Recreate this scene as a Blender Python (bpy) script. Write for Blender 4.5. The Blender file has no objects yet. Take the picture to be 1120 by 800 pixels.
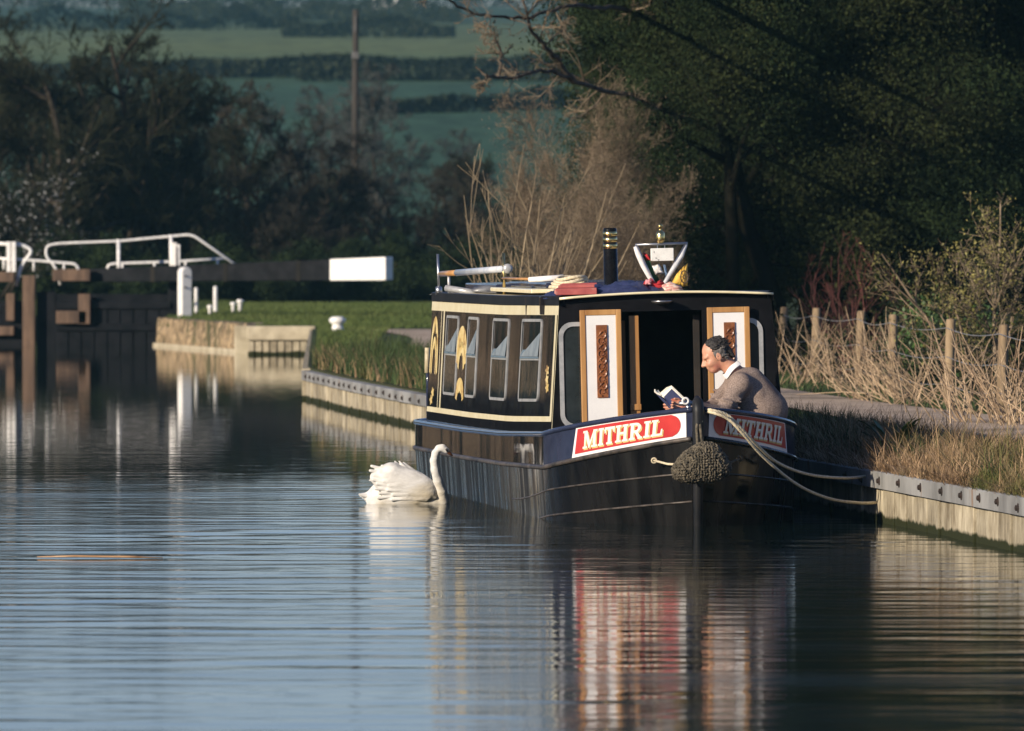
import bpy, bmesh, math, random
import numpy as np
from mathutils import Vector, Matrix, Euler
R = math.radians
sc = bpy.context.scene
COL = sc.collection
FP, EYE, HY = 9333.33, 2.3, 262.0

# ------------------------------------------------------------ camera, sky, sun
cam = bpy.data.objects.new('camera', bpy.data.cameras.new('camera'))
COL.objects.link(cam)
cam.location = (0, 0, EYE)
cam.rotation_euler = (R(90) - math.atan(138 / FP), 0, 0)
cam.data.lens = 300
cam.data.sensor_width = 36
cam.data.clip_start = 1.0
cam.data.clip_end = 6000
cam.data.dof.use_dof = True
cam.data.dof.focus_distance = 70
cam.data.dof.aperture_fstop = 6.3
sc.camera = cam

SUN_AZ, SUN_EL = 46.0, 17.0
S = Vector((-math.sin(R(SUN_AZ)) * math.cos(R(SUN_EL)), -math.cos(R(SUN_AZ)) * math.cos(R(SUN_EL)), math.sin(R(SUN_EL))))
w = bpy.data.worlds.new('World')
sc.world = w
w.use_nodes = True
nt = w.node_tree
bg = nt.nodes['Background']
sky = nt.nodes.new('ShaderNodeTexSky')
sky.sky_type = 'NISHITA'
sky.sun_disc = False
sky.sun_elevation = R(SUN_EL)
sky.sun_rotation = R(180 + SUN_AZ)
sky.air_density = 1.0
sky.dust_density = 0.3
sky.ozone_density = 2.5
tint = nt.nodes.new('ShaderNodeMix')
tint.data_type = 'RGBA'
tint.blend_type = 'MULTIPLY'
tint.inputs[0].default_value = 1
tint.inputs[7].default_value = (.95, .97, 1.32, 1)
nt.links.new(sky.outputs[0], tint.inputs[6])
nt.links.new(tint.outputs[2], bg.inputs[0])
bg.inputs[1].default_value = 0.068
sl = bpy.data.lights.new('sun', 'SUN')
sl.energy = 5.0
sl.angle = R(0.53)
sl.color = (1.0, 0.86, 0.68)
so = bpy.data.objects.new('sun', sl)
COL.objects.link(so)
so.rotation_euler = S.to_track_quat('Z', 'Y').to_euler()
so.location = (-40, -40, 60)
vs = sc.view_settings
vs.view_transform = 'Standard'
vs.look = 'None'
vs.exposure = 0.36
vs.gamma = 1
vs.use_curve_mapping = False
sc.render.engine = 'CYCLES'
cy = sc.cycles
cy.use_denoising = True
cy.max_bounces = 8
cy.diffuse_bounces = 3
cy.glossy_bounces = 5
cy.transmission_bounces = 4
cy.volume_bounces = 1
cy.sample_clamp_indirect = 6
cy.caustics_reflective = False
cy.caustics_refractive = False

# ------------------------------------------------------------ helpers
def W(px, py, d):
    """a point of the place: seen at (px, py) on the photograph, d metres away"""
    return Vector(((px - 560) * d / FP, d, EYE - (py - HY) * d / FP))

MATS = {}
def pmat(name, c1, c2=None, scale=4.0, rough=0.6, metal=0.0, bump=0.0, bscale=None, stretch=(1, 1, 1),
         coat=0.0, detail=5.0, pos=(0.38, 0.62), island=0.0, spec=0.5, c3=None, c3scale=1.0, c3pos=(0.55, 0.62)):
    if name in MATS:
        return MATS[name]
    m = bpy.data.materials.new(name)
    m.use_nodes = True
    n, l = m.node_tree.nodes, m.node_tree.links
    b = n['Principled BSDF']
    b.inputs['Roughness'].default_value = rough
    b.inputs['Metallic'].default_value = metal
    b.inputs['Specular IOR Level'].default_value = spec
    b.inputs['Coat Weight'].default_value = coat
    b.inputs['Coat Roughness'].default_value = 0.06
    tc = n.new('ShaderNodeTexCoord')
    mp = n.new('ShaderNodeMapping')
    mp.inputs['Scale'].default_value = stretch
    l.new(tc.outputs['Object'], mp.inputs[0])
    col = None
    if c2 is not None:
        nz = n.new('ShaderNodeTexNoise')
        nz.inputs['Scale'].default_value = scale
        nz.inputs['Detail'].default_value = detail
        nz.inputs['Roughness'].default_value = 0.65
        l.new(mp.outputs[0], nz.inputs[0])
        rp = n.new('ShaderNodeValToRGB')
        rp.color_ramp.elements[0].position = pos[0]
        rp.color_ramp.elements[0].color = (*c1, 1)
        rp.color_ramp.elements[1].position = pos[1]
        rp.color_ramp.elements[1].color = (*c2, 1)
        l.new(nz.outputs[0], rp.inputs[0])
        col = rp.outputs[0]
        if c3 is not None:
            n3 = n.new('ShaderNodeTexNoise')
            n3.inputs['Scale'].default_value = c3scale
            n3.inputs['Detail'].default_value = 4
            l.new(mp.outputs[0], n3.inputs[0])
            r3 = n.new('ShaderNodeMapRange')
            r3.inputs[1].default_value = c3pos[0]
            r3.inputs[2].default_value = c3pos[1]
            l.new(n3.outputs[0], r3.inputs[0])
            mx = n.new('ShaderNodeMix')
            mx.data_type = 'RGBA'
            mx.inputs[7].default_value = (*c3, 1)
            l.new(r3.outputs[0], mx.inputs[0])
            l.new(col, mx.inputs[6])
            col = mx.outputs[2]
        if island:
            ge = n.new('ShaderNodeNewGeometry')
            mr = n.new('ShaderNodeMapRange')
            mr.inputs[3].default_value = 1 - island
            mr.inputs[4].default_value = 1 + island
            l.new(ge.outputs['Random Per Island'], mr.inputs[0])
            vm = n.new('ShaderNodeVectorMath')
            vm.operation = 'SCALE'
            l.new(col, vm.inputs[0])
            l.new(mr.outputs[0], vm.inputs['Scale'])
            col = vm.outputs[0]
        l.new(col, b.inputs['Base Color'])
    else:
        b.inputs['Base Color'].default_value = (*c1, 1)
    if bump:
        nb = n.new('ShaderNodeTexNoise')
        nb.inputs['Scale'].default_value = bscale or scale
        nb.inputs['Detail'].default_value = 4
        l.new(mp.outputs[0], nb.inputs[0])
        bp = n.new('ShaderNodeBump')
        bp.inputs['Strength'].default_value = 1.0
        bp.inputs['Distance'].default_value = bump
        l.new(nb.outputs[0], bp.inputs['Height'])
        l.new(bp.outputs[0], b.inputs['Normal'])
    MATS[name] = m
    return m

class MB:
    """collects shapes, then links them as one mesh object"""
    def __init__(s):
        s.v, s.f = [], []
    def add(s, vs, fs):
        o = len(s.v)
        s.v += [tuple(p) for p in vs]
        s.f += [tuple(o + i for i in f) for f in fs]
        return s
    def box(s, c, size, rot=None):
        c = Vector(c)
        hx, hy, hz = size[0] / 2, size[1] / 2, size[2] / 2
        P = [Vector((x, y, z)) for z in (-hz, hz) for x, y in ((-hx, -hy), (hx, -hy), (hx, hy), (-hx, hy))]
        if rot is not None:
            M = rot if isinstance(rot, Matrix) else Euler(rot).to_matrix()
            P = [M @ p for p in P]
        return s.add([c + p for p in P], [(3, 2, 1, 0), (4, 5, 6, 7), (0, 1, 5, 4), (1, 2, 6, 5), (2, 3, 7, 6), (3, 0, 4, 7)])
    def hexa(s, P):
        return s.add(P, [(3, 2, 1, 0), (4, 5, 6, 7), (0, 1, 5, 4), (1, 2, 6, 5), (2, 3, 7, 6), (3, 0, 4, 7)])
    def tube(s, pts, r, n=8, cap=True, closed=False):
        pts = [Vector(p) for p in pts]
        N = len(pts)
        rs = list(r) if hasattr(r, '__len__') else [r] * N
        vs, fs = [], []
        ref = None
        for i, p in enumerate(pts):
            if closed:
                t = pts[(i + 1) % N] - pts[i - 1]
            else:
                t = pts[min(i + 1, N - 1)] - pts[max(i - 1, 0)]
            t.normalize()
            if ref is None:
                ref = t.orthogonal().normalized()
            ref = (ref - t * ref.dot(t)).normalized()
            b = t.cross(ref)
            for k in range(n):
                a = 2 * math.pi * k / n
                vs.append(p + (ref * math.cos(a) + b * math.sin(a)) * rs[i])
        for i in range(N if closed else N - 1):
            j = (i + 1) % N
            for k in range(n):
                k2 = (k + 1) % n
                fs.append((i * n + k, i * n + k2, j * n + k2, j * n + k))
        if cap and not closed:
            fs.append(tuple(range(n - 1, -1, -1)))
            fs.append(tuple((N - 1) * n + k for k in range(n)))
        return s.add(vs, fs)
    def lathe(s, prof, c=(0, 0, 0), n=20, M=None):
        c = Vector(c)
        vs, fs = [], []
        for r, z in prof:
            for k in range(n):
                a = 2 * math.pi * k / n
                p = Vector((r * math.cos(a), r * math.sin(a), z))
                vs.append(c + (M @ p if M else p))
        for i in range(len(prof) - 1):
            for k in range(n):
                k2 = (k + 1) % n
                fs.append((i * n + k, i * n + k2, (i + 1) * n + k2, (i + 1) * n + k))
        fs.append(tuple(range(n - 1, -1, -1)))
        fs.append(tuple((len(prof) - 1) * n + k for k in range(n)))
        return s.add(vs, fs)
    def prism(s, poly, d):
        """poly: list of 3-D points, extruded by the vector d"""
        d = Vector(d)
        n = len(poly)
        P = [Vector(p) for p in poly]
        fs = [tuple(range(n - 1, -1, -1)), tuple(range(n, 2 * n))]
        for i in range(n):
            j = (i + 1) % n
            fs.append((i, j, n + j, n + i))
        return s.add(P + [p + d for p in P], fs)
    def grid(s, rows, flip=False):
        n = len(rows[0])
        fs = []
        for i in range(len(rows) - 1):
            for j in range(n - 1):
                q = (i * n + j, i * n + j + 1, (i + 1) * n + j + 1, (i + 1) * n + j)
                fs.append(q[::-1] if flip else q)
        return s.add([p for r in rows for p in r], fs)
    def build(s, name, mat, parent=None, smooth=False, bevel=0.0, fix=True):
        me = bpy.data.meshes.new(name)
        me.from_pydata(s.v, [], s.f)
        if fix:
            bm = bmesh.new()
            bm.from_mesh(me)
            bmesh.ops.recalc_face_normals(bm, faces=bm.faces)
            bm.to_mesh(me)
            bm.free()
        o = bpy.data.objects.new(name, me)
        COL.objects.link(o)
        if mat:
            me.materials.append(mat)
        if smooth:
            me.polygons.foreach_set('use_smooth', [True] * len(me.polygons))
        if parent:
            o.parent = parent
        if bevel:
            bv = o.modifiers.new('bevel', 'BEVEL')
            bv.width = bevel
            bv.segments = 2
            bv.limit_method = 'ANGLE'
        return o

def np_obj(name, V, F, mat, parent=None, smooth=False):
    """V (n,3), F (m,k) arrays -> object"""
    V = np.asarray(V, dtype=np.float32)
    F = np.asarray(F, dtype=np.int32)
    me = bpy.data.meshes.new(name)
    me.vertices.add(len(V))
    me.vertices.foreach_set('co', V.ravel())
    k = F.shape[1]
    me.loops.add(F.size)
    me.loops.foreach_set('vertex_index', F.ravel())
    me.polygons.add(len(F))
    me.polygons.foreach_set('loop_start', np.arange(0, F.size, k, dtype=np.int32))
    if smooth:
        me.polygons.foreach_set('use_smooth', np.ones(len(F), dtype=bool))
    me.update(calc_edges=True)
    me.validate()
    o = bpy.data.objects.new(name, me)
    COL.objects.link(o)
    if mat:
        me.materials.append(mat)
    if parent:
        o.parent = parent
    return o

def tag(o, label=None, cat=None, group=None, kind=None):
    if label: o['label'] = label
    if cat: o['category'] = cat
    if group: o['group'] = group
    if kind: o['kind'] = kind
    return o

def thing(name, label, cat, loc=(0, 0, 0), rot=(0, 0, 0), group=None, scale=None):
    o = bpy.data.objects.new(name, None)
    COL.objects.link(o)
    o.location = loc
    o.rotation_euler = rot
    if scale:
        o.scale = scale
    return tag(o, label, cat, group)

def dup(root, loc=None, rotz=None, label=None, group=None, scale=None, name=None):
    r = root.copy()
    COL.objects.link(r)
    if loc is not None: r.location = loc
    if rotz is not None: r.rotation_euler = (0, 0, rotz)
    if label: r['label'] = label
    if group: r['group'] = group
    if scale is not None: r.scale = scale
    for ch in list(root.children):
        c = ch.copy()
        COL.objects.link(c)
        c.parent = r
        for g in list(ch.children):
            d = g.copy()
            COL.objects.link(d)
            d.parent = c
    return r

# ---- signed-distance modelling for bodies: capsules and ellipsoids blended, meshed by surface nets
def cap(a, b, ra, rb=None, k=None, op='u'):
    return ('c', np.array(a, float), np.array(b, float), ra, ra if rb is None else rb, k, op)
def ell(c, r, M=None, k=None, op='u', clip=None):
    return ('e', np.array(c, float), np.array(r, float), np.eye(3) if M is None else np.array(M, float), k, op, clip)
def sdf_mesh(prims, vox, k0=0.02):
    lo, hi = np.full(3, 1e9), np.full(3, -1e9)
    for p in prims:
        if p[-1] == 's' : continue
        if p[0] == 'c':
            r = max(p[3], p[4]); a = np.minimum(p[1], p[2]) - r; b = np.maximum(p[1], p[2]) + r
        else:
            r = p[2].max(); a = p[1] - r; b = p[1] + r
        lo = np.minimum(lo, a); hi = np.maximum(hi, b)
    lo -= 3 * vox; hi += 3 * vox
    n = np.ceil((hi - lo) / vox).astype(int) + 1
    D = np.full(n, 1.0, dtype=np.float32)
    ax = [lo[i] + vox * np.arange(n[i]) for i in range(3)]
    for p in prims:
        k = p[5] if p[0] == 'c' else p[4]
        op = p[6] if p[0] == 'c' else p[5]
        k = k0 if k is None else k
        if p[0] == 'c':
            r = max(p[3], p[4]); a = np.minimum(p[1], p[2]) - r; b = np.maximum(p[1], p[2]) + r
        else:
            r = p[2].max(); a = p[1] - r; b = p[1] + r
        m = k * 1.6 + 3 * vox
        i0 = np.maximum(0, np.floor((a - m - lo) / vox).astype(int)); i1 = np.minimum(n, np.ceil((b + m - lo) / vox).astype(int) + 1)
        X, Y, Z = np.meshgrid(*[ax[i][i0[i]:i1[i]] for i in range(3)], indexing='ij')
        P = np.stack([X, Y, Z], -1)
        if p[0] == 'c':
            ba = p[2] - p[1]
            h = np.clip(((P - p[1]) @ ba) / max(ba @ ba, 1e-12), 0, 1)
            d = np.linalg.norm(P - p[1] - h[..., None] * ba, axis=-1) - (p[3] + (p[4] - p[3]) * h)
        else:
            q = (P - p[1]) @ p[3]
            e = np.linalg.norm(q / p[2], axis=-1)
            g = np.linalg.norm(q / p[2] ** 2, axis=-1)
            d = e * (e - 1) / np.maximum(g, 1e-6)
            if p[6] is not None:
                for nn, off in p[6]:
                    d = np.maximum(d, P @ np.array(nn, float) - off)
        sl_ = D[i0[0]:i1[0], i0[1]:i1[1], i0[2]:i1[2]]
        if op == 'u':
            hh = np.clip(0.5 + 0.5 * (sl_ - d) / max(k, 1e-6), 0, 1)
            sl_[...] = sl_ * (1 - hh) + d * hh - k * hh * (1 - hh)
        else:
            hh = np.clip(0.5 - 0.5 * (sl_ + d) / max(k, 1e-6), 0, 1)
            sl_[...] = sl_ * (1 - hh) - d * hh + k * hh * (1 - hh)
    neg = D < 0
    c = [neg[dx:n[0] - 1 + dx, dy:n[1] - 1 + dy, dz:n[2] - 1 + dz] for dx in (0, 1) for dy in (0, 1) for dz in (0, 1)]
    sm = sum(x.astype(np.int8) for x in c)
    act = np.argwhere((sm > 0) & (sm < 8))
    idx = np.full(n - 1, -1, dtype=np.int64)
    idx[act[:, 0], act[:, 1], act[:, 2]] = np.arange(len(act))
    acc = np.zeros((len(act), 3)); cnt = np.zeros(len(act))
    cor = [(dx, dy, dz) for dx in (0, 1) for dy in (0, 1) for dz in (0, 1)]
    for i, a in enumerate(cor):
        for b in cor[i + 1:]:
            if sum(abs(a[q] - b[q]) for q in range(3)) != 1: continue
            va = D[act[:, 0] + a[0], act[:, 1] + a[1], act[:, 2] + a[2]]
            vb = D[act[:, 0] + b[0], act[:, 1] + b[1], act[:, 2] + b[2]]
            mk = (va < 0) != (vb < 0)
            t = np.where(mk, va / np.where(mk, va - vb, 1), 0)
            pt = np.array(a) + t[:, None] * (np.array(b) - np.array(a))
            acc += pt * mk[:, None]; cnt += mk
    V = lo + vox * (act + acc / cnt[:, None])
    quads = []
    for axx in range(3):
        u, v = [(1, 2), (2, 0), (0, 1)][axx]
        s0 = [slice(0, n[i] - 1) for i in range(3)]; s1 = list(s0)
        s1[axx] = slice(1, n[axx])
        ch = neg[tuple(s0)] != neg[tuple(s1)]
        e = np.argwhere(ch)
        e = e[(e[:, u] > 0) & (e[:, v] > 0)]
        du = np.zeros(3, int); du[u] = 1; dv = np.zeros(3, int); dv[v] = 1
        g = lambda q: idx[q[:, 0], q[:, 1], q[:, 2]]
        Q = np.stack([g(e), g(e - du), g(e - du - dv), g(e - dv)], -1)
        fl = neg[e[:, 0], e[:, 1], e[:, 2]]
        Q[~fl] = Q[~fl][:, ::-1]
        quads.append(Q)
    Q = np.concatenate(quads)
    Q = Q[(Q >= 0).all(1)][:, ::-1]
    return V, Q
def sdf_obj(name, prims, vox, mat, parent=None, k0=0.02, off=(0, 0, 0)):
    V, F = sdf_mesh(prims, vox, k0)
    return np_obj(name, V - np.array(off), F, mat, parent, smooth=True)
# ------------------------------------------------------------ the canal, its banks and the land
EDGE = [(-80, 19.5), (20, 8.7), (40, 6.35), (52, 4.98), (62.6, 3.80), (69.7, 3.02), (80, 1.80), (92, 0.35), (105.7, -1.24), (114, -2.12), (122.7, -2.92), (124.5, -3.0)]
_ey = [e[0] for e in EDGE] + [170.0, 170.3, 172.0, 172.01, 184.0, 186.0, 193.0, 216.0, 216.3, 5000]
_ex = [e[1] for e in EDGE] + [-4.0, -5.24, -5.26, -5.30, -7.62, -7.3, -7.3, -7.3, -12.69, -12.69]
def xr(y):
    return float(np.interp(y, _ey, _ex))
def xl(y):
    return float(np.interp(y, [-80, 60, 120, 180, 184, 216, 5000], [-15, -14, -13.6, -13.2, -12.7, -12.7, -12.7]))
def bank_z(y):
    return float(np.interp(y, [-80, 60, 125, 170, 186, 225], [0.44, 0.42, 0.45, 0.52, 0.60, 0.66]))
_hd = [225, 260, 320, 450, 650, 900, 1200, 1290, 1450, 1700]
_hz = [0.66, 0.8, 1.6, 5.6, 14.2, 23.6, 35.2, 37.5, 37.2, 33.0]
def gz(x, y):
    if y > 225:
        z = float(np.interp(y, _hd, _hz)) + (0.45 * math.sin(x * .021 + y * .004) + .28 * math.sin(x * .05 + 1.3)) * min(1, (y - 225) / 500)
        z += 0.003 * max(0, -x - 4) * min(1, (y - 300) / 400) if y > 300 else 0
        if x > xr(120) + 14: z += 1.2 * (1 - min(1, (y - 225) / 300))
        return z
    z = bank_z(y)
    d = x - xr(min(y, 123))
    if d > 6.5:
        z += 1.5 * (1 - math.exp(-(d - 6.5) / 5.0)) * float(np.interp(y, [125, 160], [1, .5]))
    dl = xl(y) - x
    if dl > 0:
        z += 0.9 * (1 - math.exp(-dl / 6.0))
    return z

gm = bpy.data.materials.new('ground_earth_and_fields')
gm.use_nodes = True
n, l = gm.node_tree.nodes, gm.node_tree.links
b = n['Principled BSDF']
b.inputs['Roughness'].default_value = 0.95
b.inputs['Specular IOR Level'].default_value = 0.1
tc = n.new('ShaderNodeTexCoord')
sx = n.new('ShaderNodeSeparateXYZ')
l.new(tc.outputs['Object'], sx.inputs[0])
nzw = n.new('ShaderNodeTexNoise'); nzw.inputs['Scale'].default_value = 0.02; nzw.inputs['Detail'].default_value = 6
l.new(tc.outputs['Object'], nzw.inputs[0])
ma = n.new('ShaderNodeMath'); ma.operation = 'MULTIPLY_ADD'; ma.inputs[1].default_value = 60
l.new(nzw.outputs[0], ma.inputs[0]); l.new(sx.outputs[1], ma.inputs[2])
mr = n.new('ShaderNodeMapRange'); mr.inputs[1].default_value = 0; mr.inputs[2].default_value = 1400
l.new(ma.outputs[0], mr.inputs[0])
rp = n.new('ShaderNodeValToRGB')
cr = rp.color_ramp
stops = [(0.0, (.035, .035, .018)), (.11, (.04, .045, .02)), (.13, (.045, .060, .022)), (.16, (.035, .05, .02)), (.30, (.038, .080, .044)),
         (.47, (.038, .080, .046)), (.505, (.070, .110, .048)), (.60, (.115, .140, .052)), (.72, (.080, .11, .05)), (.80, (.038, .07, .045)), (.93, (.05, .085, .055))]
while len(cr.elements) < len(stops): cr.elements.new(0.5)
for e, (p, c) in zip(cr.elements, stops):
    e.position = p; e.color = (*c, 1)
l.new(mr.outputs[0], rp.inputs[0])
nz2 = n.new('ShaderNodeTexNoise'); nz2.inputs['Scale'].default_value = 0.35; nz2.inputs['Detail'].default_value = 8; nz2.inputs['Roughness'].default_value = .75
mpg = n.new('ShaderNodeMapping'); mpg.inputs['Scale'].default_value = (1, .25, 1)
l.new(tc.outputs['Object'], mpg.inputs[0]); l.new(mpg.outputs[0], nz2.inputs[0])
mr2 = n.new('ShaderNodeMapRange'); mr2.inputs[1].default_value = .3; mr2.inputs[2].default_value = .7; mr2.inputs[3].default_value = .5; mr2.inputs[4].default_value = 1.55
l.new(nz2.outputs[0], mr2.inputs[0])
vm = n.new('ShaderNodeVectorMath'); vm.operation = 'SCALE'
l.new(rp.outputs[0], vm.inputs[0]); l.new(mr2.outputs[0], vm.inputs['Scale'])
l.new(vm.outputs[0], b.inputs['Base Color'])

ys = sorted(set([-80, -40, 0, 20] + list(np.arange(30, 124, 3.0)) + [e[0] for e in EDGE] + [130, 140, 150, 160, 169.9, 170, 170.3, 171.9, 172.01, 174, 176, 180, 184, 186, 190, 192.9, 193, 200, 208, 215.9, 216, 216.3, 220, 226, 235, 250] + list(np.arange(260, 460, 20)) + list(np.arange(460, 1720, 40))))
offs_r = [0.0, 0.02, .8, 1.6, 2.4, 3.2, 4.0, 4.8, 5.6, 6.5, 7.5, 9, 11, 14, 18, 24, 32, 45, 60, 90, 130, 200, 300, 420]
offs_l = [0.0, 0.02, 1, 2, 4, 7, 11, 16, 24, 36, 55, 90, 140, 220, 320]
rows = []
for y in ys:
    a, c = xl(y), xr(y)
    dug = y < 216.2
    row = []
    for o in reversed(offs_l[1:]):
        row.append((a - o, y, gz(a - o, y)))
    if dug:
        bedz = -1.2
        row += [(a, y, bedz), ((a + c) / 2, y, bedz), (c, y, bedz)]
    else:
        a2, c2 = a, max(c, a + .04)
        row += [(a2, y, gz(a2, y)), ((a2 + c2) / 2, y, gz(a2, y)), (c2, y, gz(c2, y))]
    for o in offs_r[1:]:
        row.append((c + o, y, gz(c + o, y)))
    rows.append(row)
g = MB().grid(rows).build('ground', gm, smooth=False)
tag(g, 'dark grassy banks rising to hazy green hill fields', 'ground', kind='structure')

# water: the surface of the canal, real ripples in the near reach, fine ripple in its bump
wm = bpy.data.materials.new('canal_water')
wm.use_nodes = True
n, l = wm.node_tree.nodes, wm.node_tree.links
b = n['Principled BSDF']
b.inputs['Base Color'].default_value = (.006, .014, .013, 1)
b.inputs['Roughness'].default_value = 0.02
b.inputs['IOR'].default_value = 1.33
tc = n.new('ShaderNodeTexCoord')
def wave_noise(scale, stretch, detail=2.0):
    mp = n.new('ShaderNodeMapping'); mp.inputs['Scale'].default_value = stretch
    l.new(tc.outputs['Object'], mp.inputs[0])
    z = n.new('ShaderNodeTexNoise'); z.inputs['Scale'].default_value = scale; z.inputs['Detail'].default_value = detail
    l.new(mp.outputs[0], z.inputs[0])
    return z.outputs[0]
fine = wave_noise(4.0, (.45, 1, 1), 2.0)
bp = n.new('ShaderNodeBump'); bp.inputs['Strength'].default_value = 1; bp.inputs['Distance'].default_value = 0.0016
sxy = n.new('ShaderNodeSeparateXYZ'); l.new(tc.outputs['Object'], sxy.inputs[0])
patch_ = wave_noise(.55, (.16, 1, 1), 3.0)
yy_ = n.new('ShaderNodeMath'); yy_.operation = 'MULTIPLY_ADD'; yy_.inputs[1].default_value = 3.0
l.new(patch_, yy_.inputs[0]); l.new(sxy.outputs[1], yy_.inputs[2])
ruf = n.new('ShaderNodeMapRange'); ruf.inputs[1].default_value = 80.5; ruf.inputs[2].default_value = 85.0; ruf.inputs[3].default_value = 1; ruf.inputs[4].default_value = 0
l.new(yy_.outputs[0], ruf.inputs[0])
pr_ = n.new('ShaderNodeMapRange'); pr_.inputs[1].default_value = .35; pr_.inputs[2].default_value = .65; pr_.inputs[3].default_value = .035; pr_.inputs[4].default_value = .095
l.new(patch_, pr_.inputs[0])
rm_ = n.new('ShaderNodeMix'); rm_.inputs[2].default_value = .022
l.new(ruf.outputs[0], rm_.inputs[0]); l.new(pr_.outputs[0], rm_.inputs[3]); l.new(rm_.outputs[0], b.inputs['Roughness'])
bs_ = n.new('ShaderNodeMapRange'); bs_.inputs[3].default_value = .0011; bs_.inputs[4].default_value = .0036
l.new(ruf.outputs[0], bs_.inputs[0]); l.new(bs_.outputs[0], bp.inputs['Distance'])
l.new(fine, bp.inputs['Height'])
l.new(bp.outputs[0], b.inputs['Normal'])

rngw = np.random.default_rng(5)
def ripple_height(X, Y):
    """long, low wave trains, strongest in the near reach, a calm mirror beyond the boat"""
    A = .74 * np.interp(Y, [30, 44, 52, 66, 76, 82, 100, 130, 190], [.7, .75, .95, .85, .60, .24, .09, .06, .05])
    Z = np.zeros_like(X)
    for lam, amp, ang in [(1.35, .0026, .05), (1.02, .0026, -.10), (.80, .0023, .16), (0.61, .0018, -.05), (.47, .0013, .22), (.37, .0009, -.2), (1.9, .0026, -.22)]:
        k = 2 * math.pi / lam
        ph = rngw.uniform(0, 6.28)
        wob = 1.7 * np.sin(X * .41 + Y * .23 + ph * 3) + 1.3 * np.sin(X * .93 - Y * .31 + ph * 5) + .8 * np.sin(X * 2.1 + Y * .7 + ph) + .5 * np.sin(X * 3.7 - Y * 1.1 + ph * 2)
        env = .5 + .5 * np.sin(X * (.35 + 90 * amp) + Y * .37 + ph * 2) * np.sin(X * .6 - Y * (.2 + 50 * amp) + ph)
        Z += amp * env * np.sin(k * (Y * math.cos(ang) + X * math.sin(ang)) + ph + wob)
    # the swan's wake: rings round it and a shallow V behind
    sxw, syw = -.93, 74.3
    r = np.hypot((X - sxw), (Y - syw) * 1.0)
    arc_ = np.clip((sxw + .4 - X) / .6, .25, 1)
    Z += .0058 * arc_ * np.sin(r * 2 * math.pi / .62 + .8 * np.sin(X * 1.1 + Y * .3)) * np.exp(-r / 4.0) * np.clip(r / .5, 0, 1)
    patch = .72 + .38 * np.sin(X * .45 + Y * .11 + 1.0) * np.sin(Y * .31 - X * .2) + .15 * np.sin(X * 1.3 - Y * .6)
    return Z * A * np.clip(patch, .3, 1.3)
yw = np.concatenate([np.linspace(-80, 30, 8)[:-1], np.arange(30, 84, .075), np.arange(84, 124, .2), np.arange(124, 193.5, .5)])
uw = np.linspace(0, 1, 90)
Yg, Ug = np.meshgrid(yw, uw, indexing='ij')
XL = np.array([xl(y) for y in yw])[:, None] - .05
XR = np.array([xr(y) for y in yw])[:, None] + .05
Xg = XL + (XR - XL) * Ug
Zg = ripple_height(Xg, Yg)
ny, nx = Yg.shape
ii = np.arange((ny - 1) * nx).reshape(ny - 1, nx)[:, :-1].ravel()
Fw = np.stack([ii, ii + 1, ii + 1 + nx, ii + nx], -1)
wo = np_obj('canal_water', np.stack([Xg, Yg, Zg], -1).reshape(-1, 3), Fw, wm, smooth=True)
tag(wo, 'rippled canal water mirroring the boat and sky', 'water', kind='structure')

# towpath: trodden gravel, a hair above the ground
pm = pmat('trodden_gravel', (.38, .29, .21), (.54, .43, .32), scale=2.2, rough=.95, bump=.02, bscale=14, spec=.15, c3=(.10, .085, .05), c3scale=.7, c3pos=(.55, .75))
rows = []
for y in np.arange(40, 169, 1.5):
    c0 = 2.7 + .25 * math.sin(y * .21)
    c1 = 4.55 + .2 * math.sin(y * .17 + 1)
    if y > 123:
        c0 -= (y - 123) * .034; c1 -= (y - 123) * .026
    rows.append([(xr(min(y, 169)) + o, y, bank_z(y) + .02) for o in np.linspace(c0, c1, 5)])
tag(MB().grid(rows).build('towpath', pm), 'pale gravel towpath along the canal', 'path', kind='structure')

# ---- canal walls
def sweep(mb, path, prof, z_fn=None):
    """prof: closed list of (outward offset, z); outward = towards the water (left of the direction of travel)"""
    P = [Vector((x, y, 0)) for x, y in path]
    rows = []
    for i, p in enumerate(P):
        t = (P[min(i + 1, len(P) - 1)] - P[max(i - 1, 0)]).normalized()
        nrm = Vector((-t.y, t.x, 0))
        dz = z_fn(p.y) if z_fn else 0
        rows.append([p + nrm * o + Vector((0, 0, z + (dz if z > 0.1 else 0))) for o, z in prof])
    nP = len(prof)
    vs = [q for r in rows for q in r]
    fs = []
    for i in range(len(rows) - 1):
        for j in range(nP):
            k = (j + 1) % nP
            fs.append((i * nP + j, i * nP + k, (i + 1) * nP + k, (i + 1) * nP + j))
    fs.append(tuple(range(nP))); fs.append(tuple((len(rows) - 1) * nP + j for j in range(nP))[::-1])
    mb.add(vs, fs)
conc = bpy.data.materials.new('weathered_concrete_pile')
conc.use_nodes = True
n, l = conc.node_tree.nodes, conc.node_tree.links
b = n['Principled BSDF']; b.inputs['Roughness'].default_value = .9; b.inputs['Specular IOR Level'].default_value = .2
tc = n.new('ShaderNodeTexCoord'); sx = n.new('ShaderNodeSeparateXYZ'); l.new(tc.outputs['Object'], sx.inputs[0])
nz = n.new('ShaderNodeTexNoise'); nz.inputs['Scale'].default_value = 3.5; nz.inputs['Detail'].default_value = 7; nz.inputs['Roughness'].default_value = .7
mpc = n.new('ShaderNodeMapping'); mpc.inputs['Scale'].default_value = (1.3, 1.3, .6)
l.new(tc.outputs['Object'], mpc.inputs[0]); l.new(mpc.outputs[0], nz.inputs[0])
rp = n.new('ShaderNodeValToRGB'); rp.color_ramp.elements[0].position = .35; rp.color_ramp.elements[0].color = (.20, .165, .11, 1)
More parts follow.
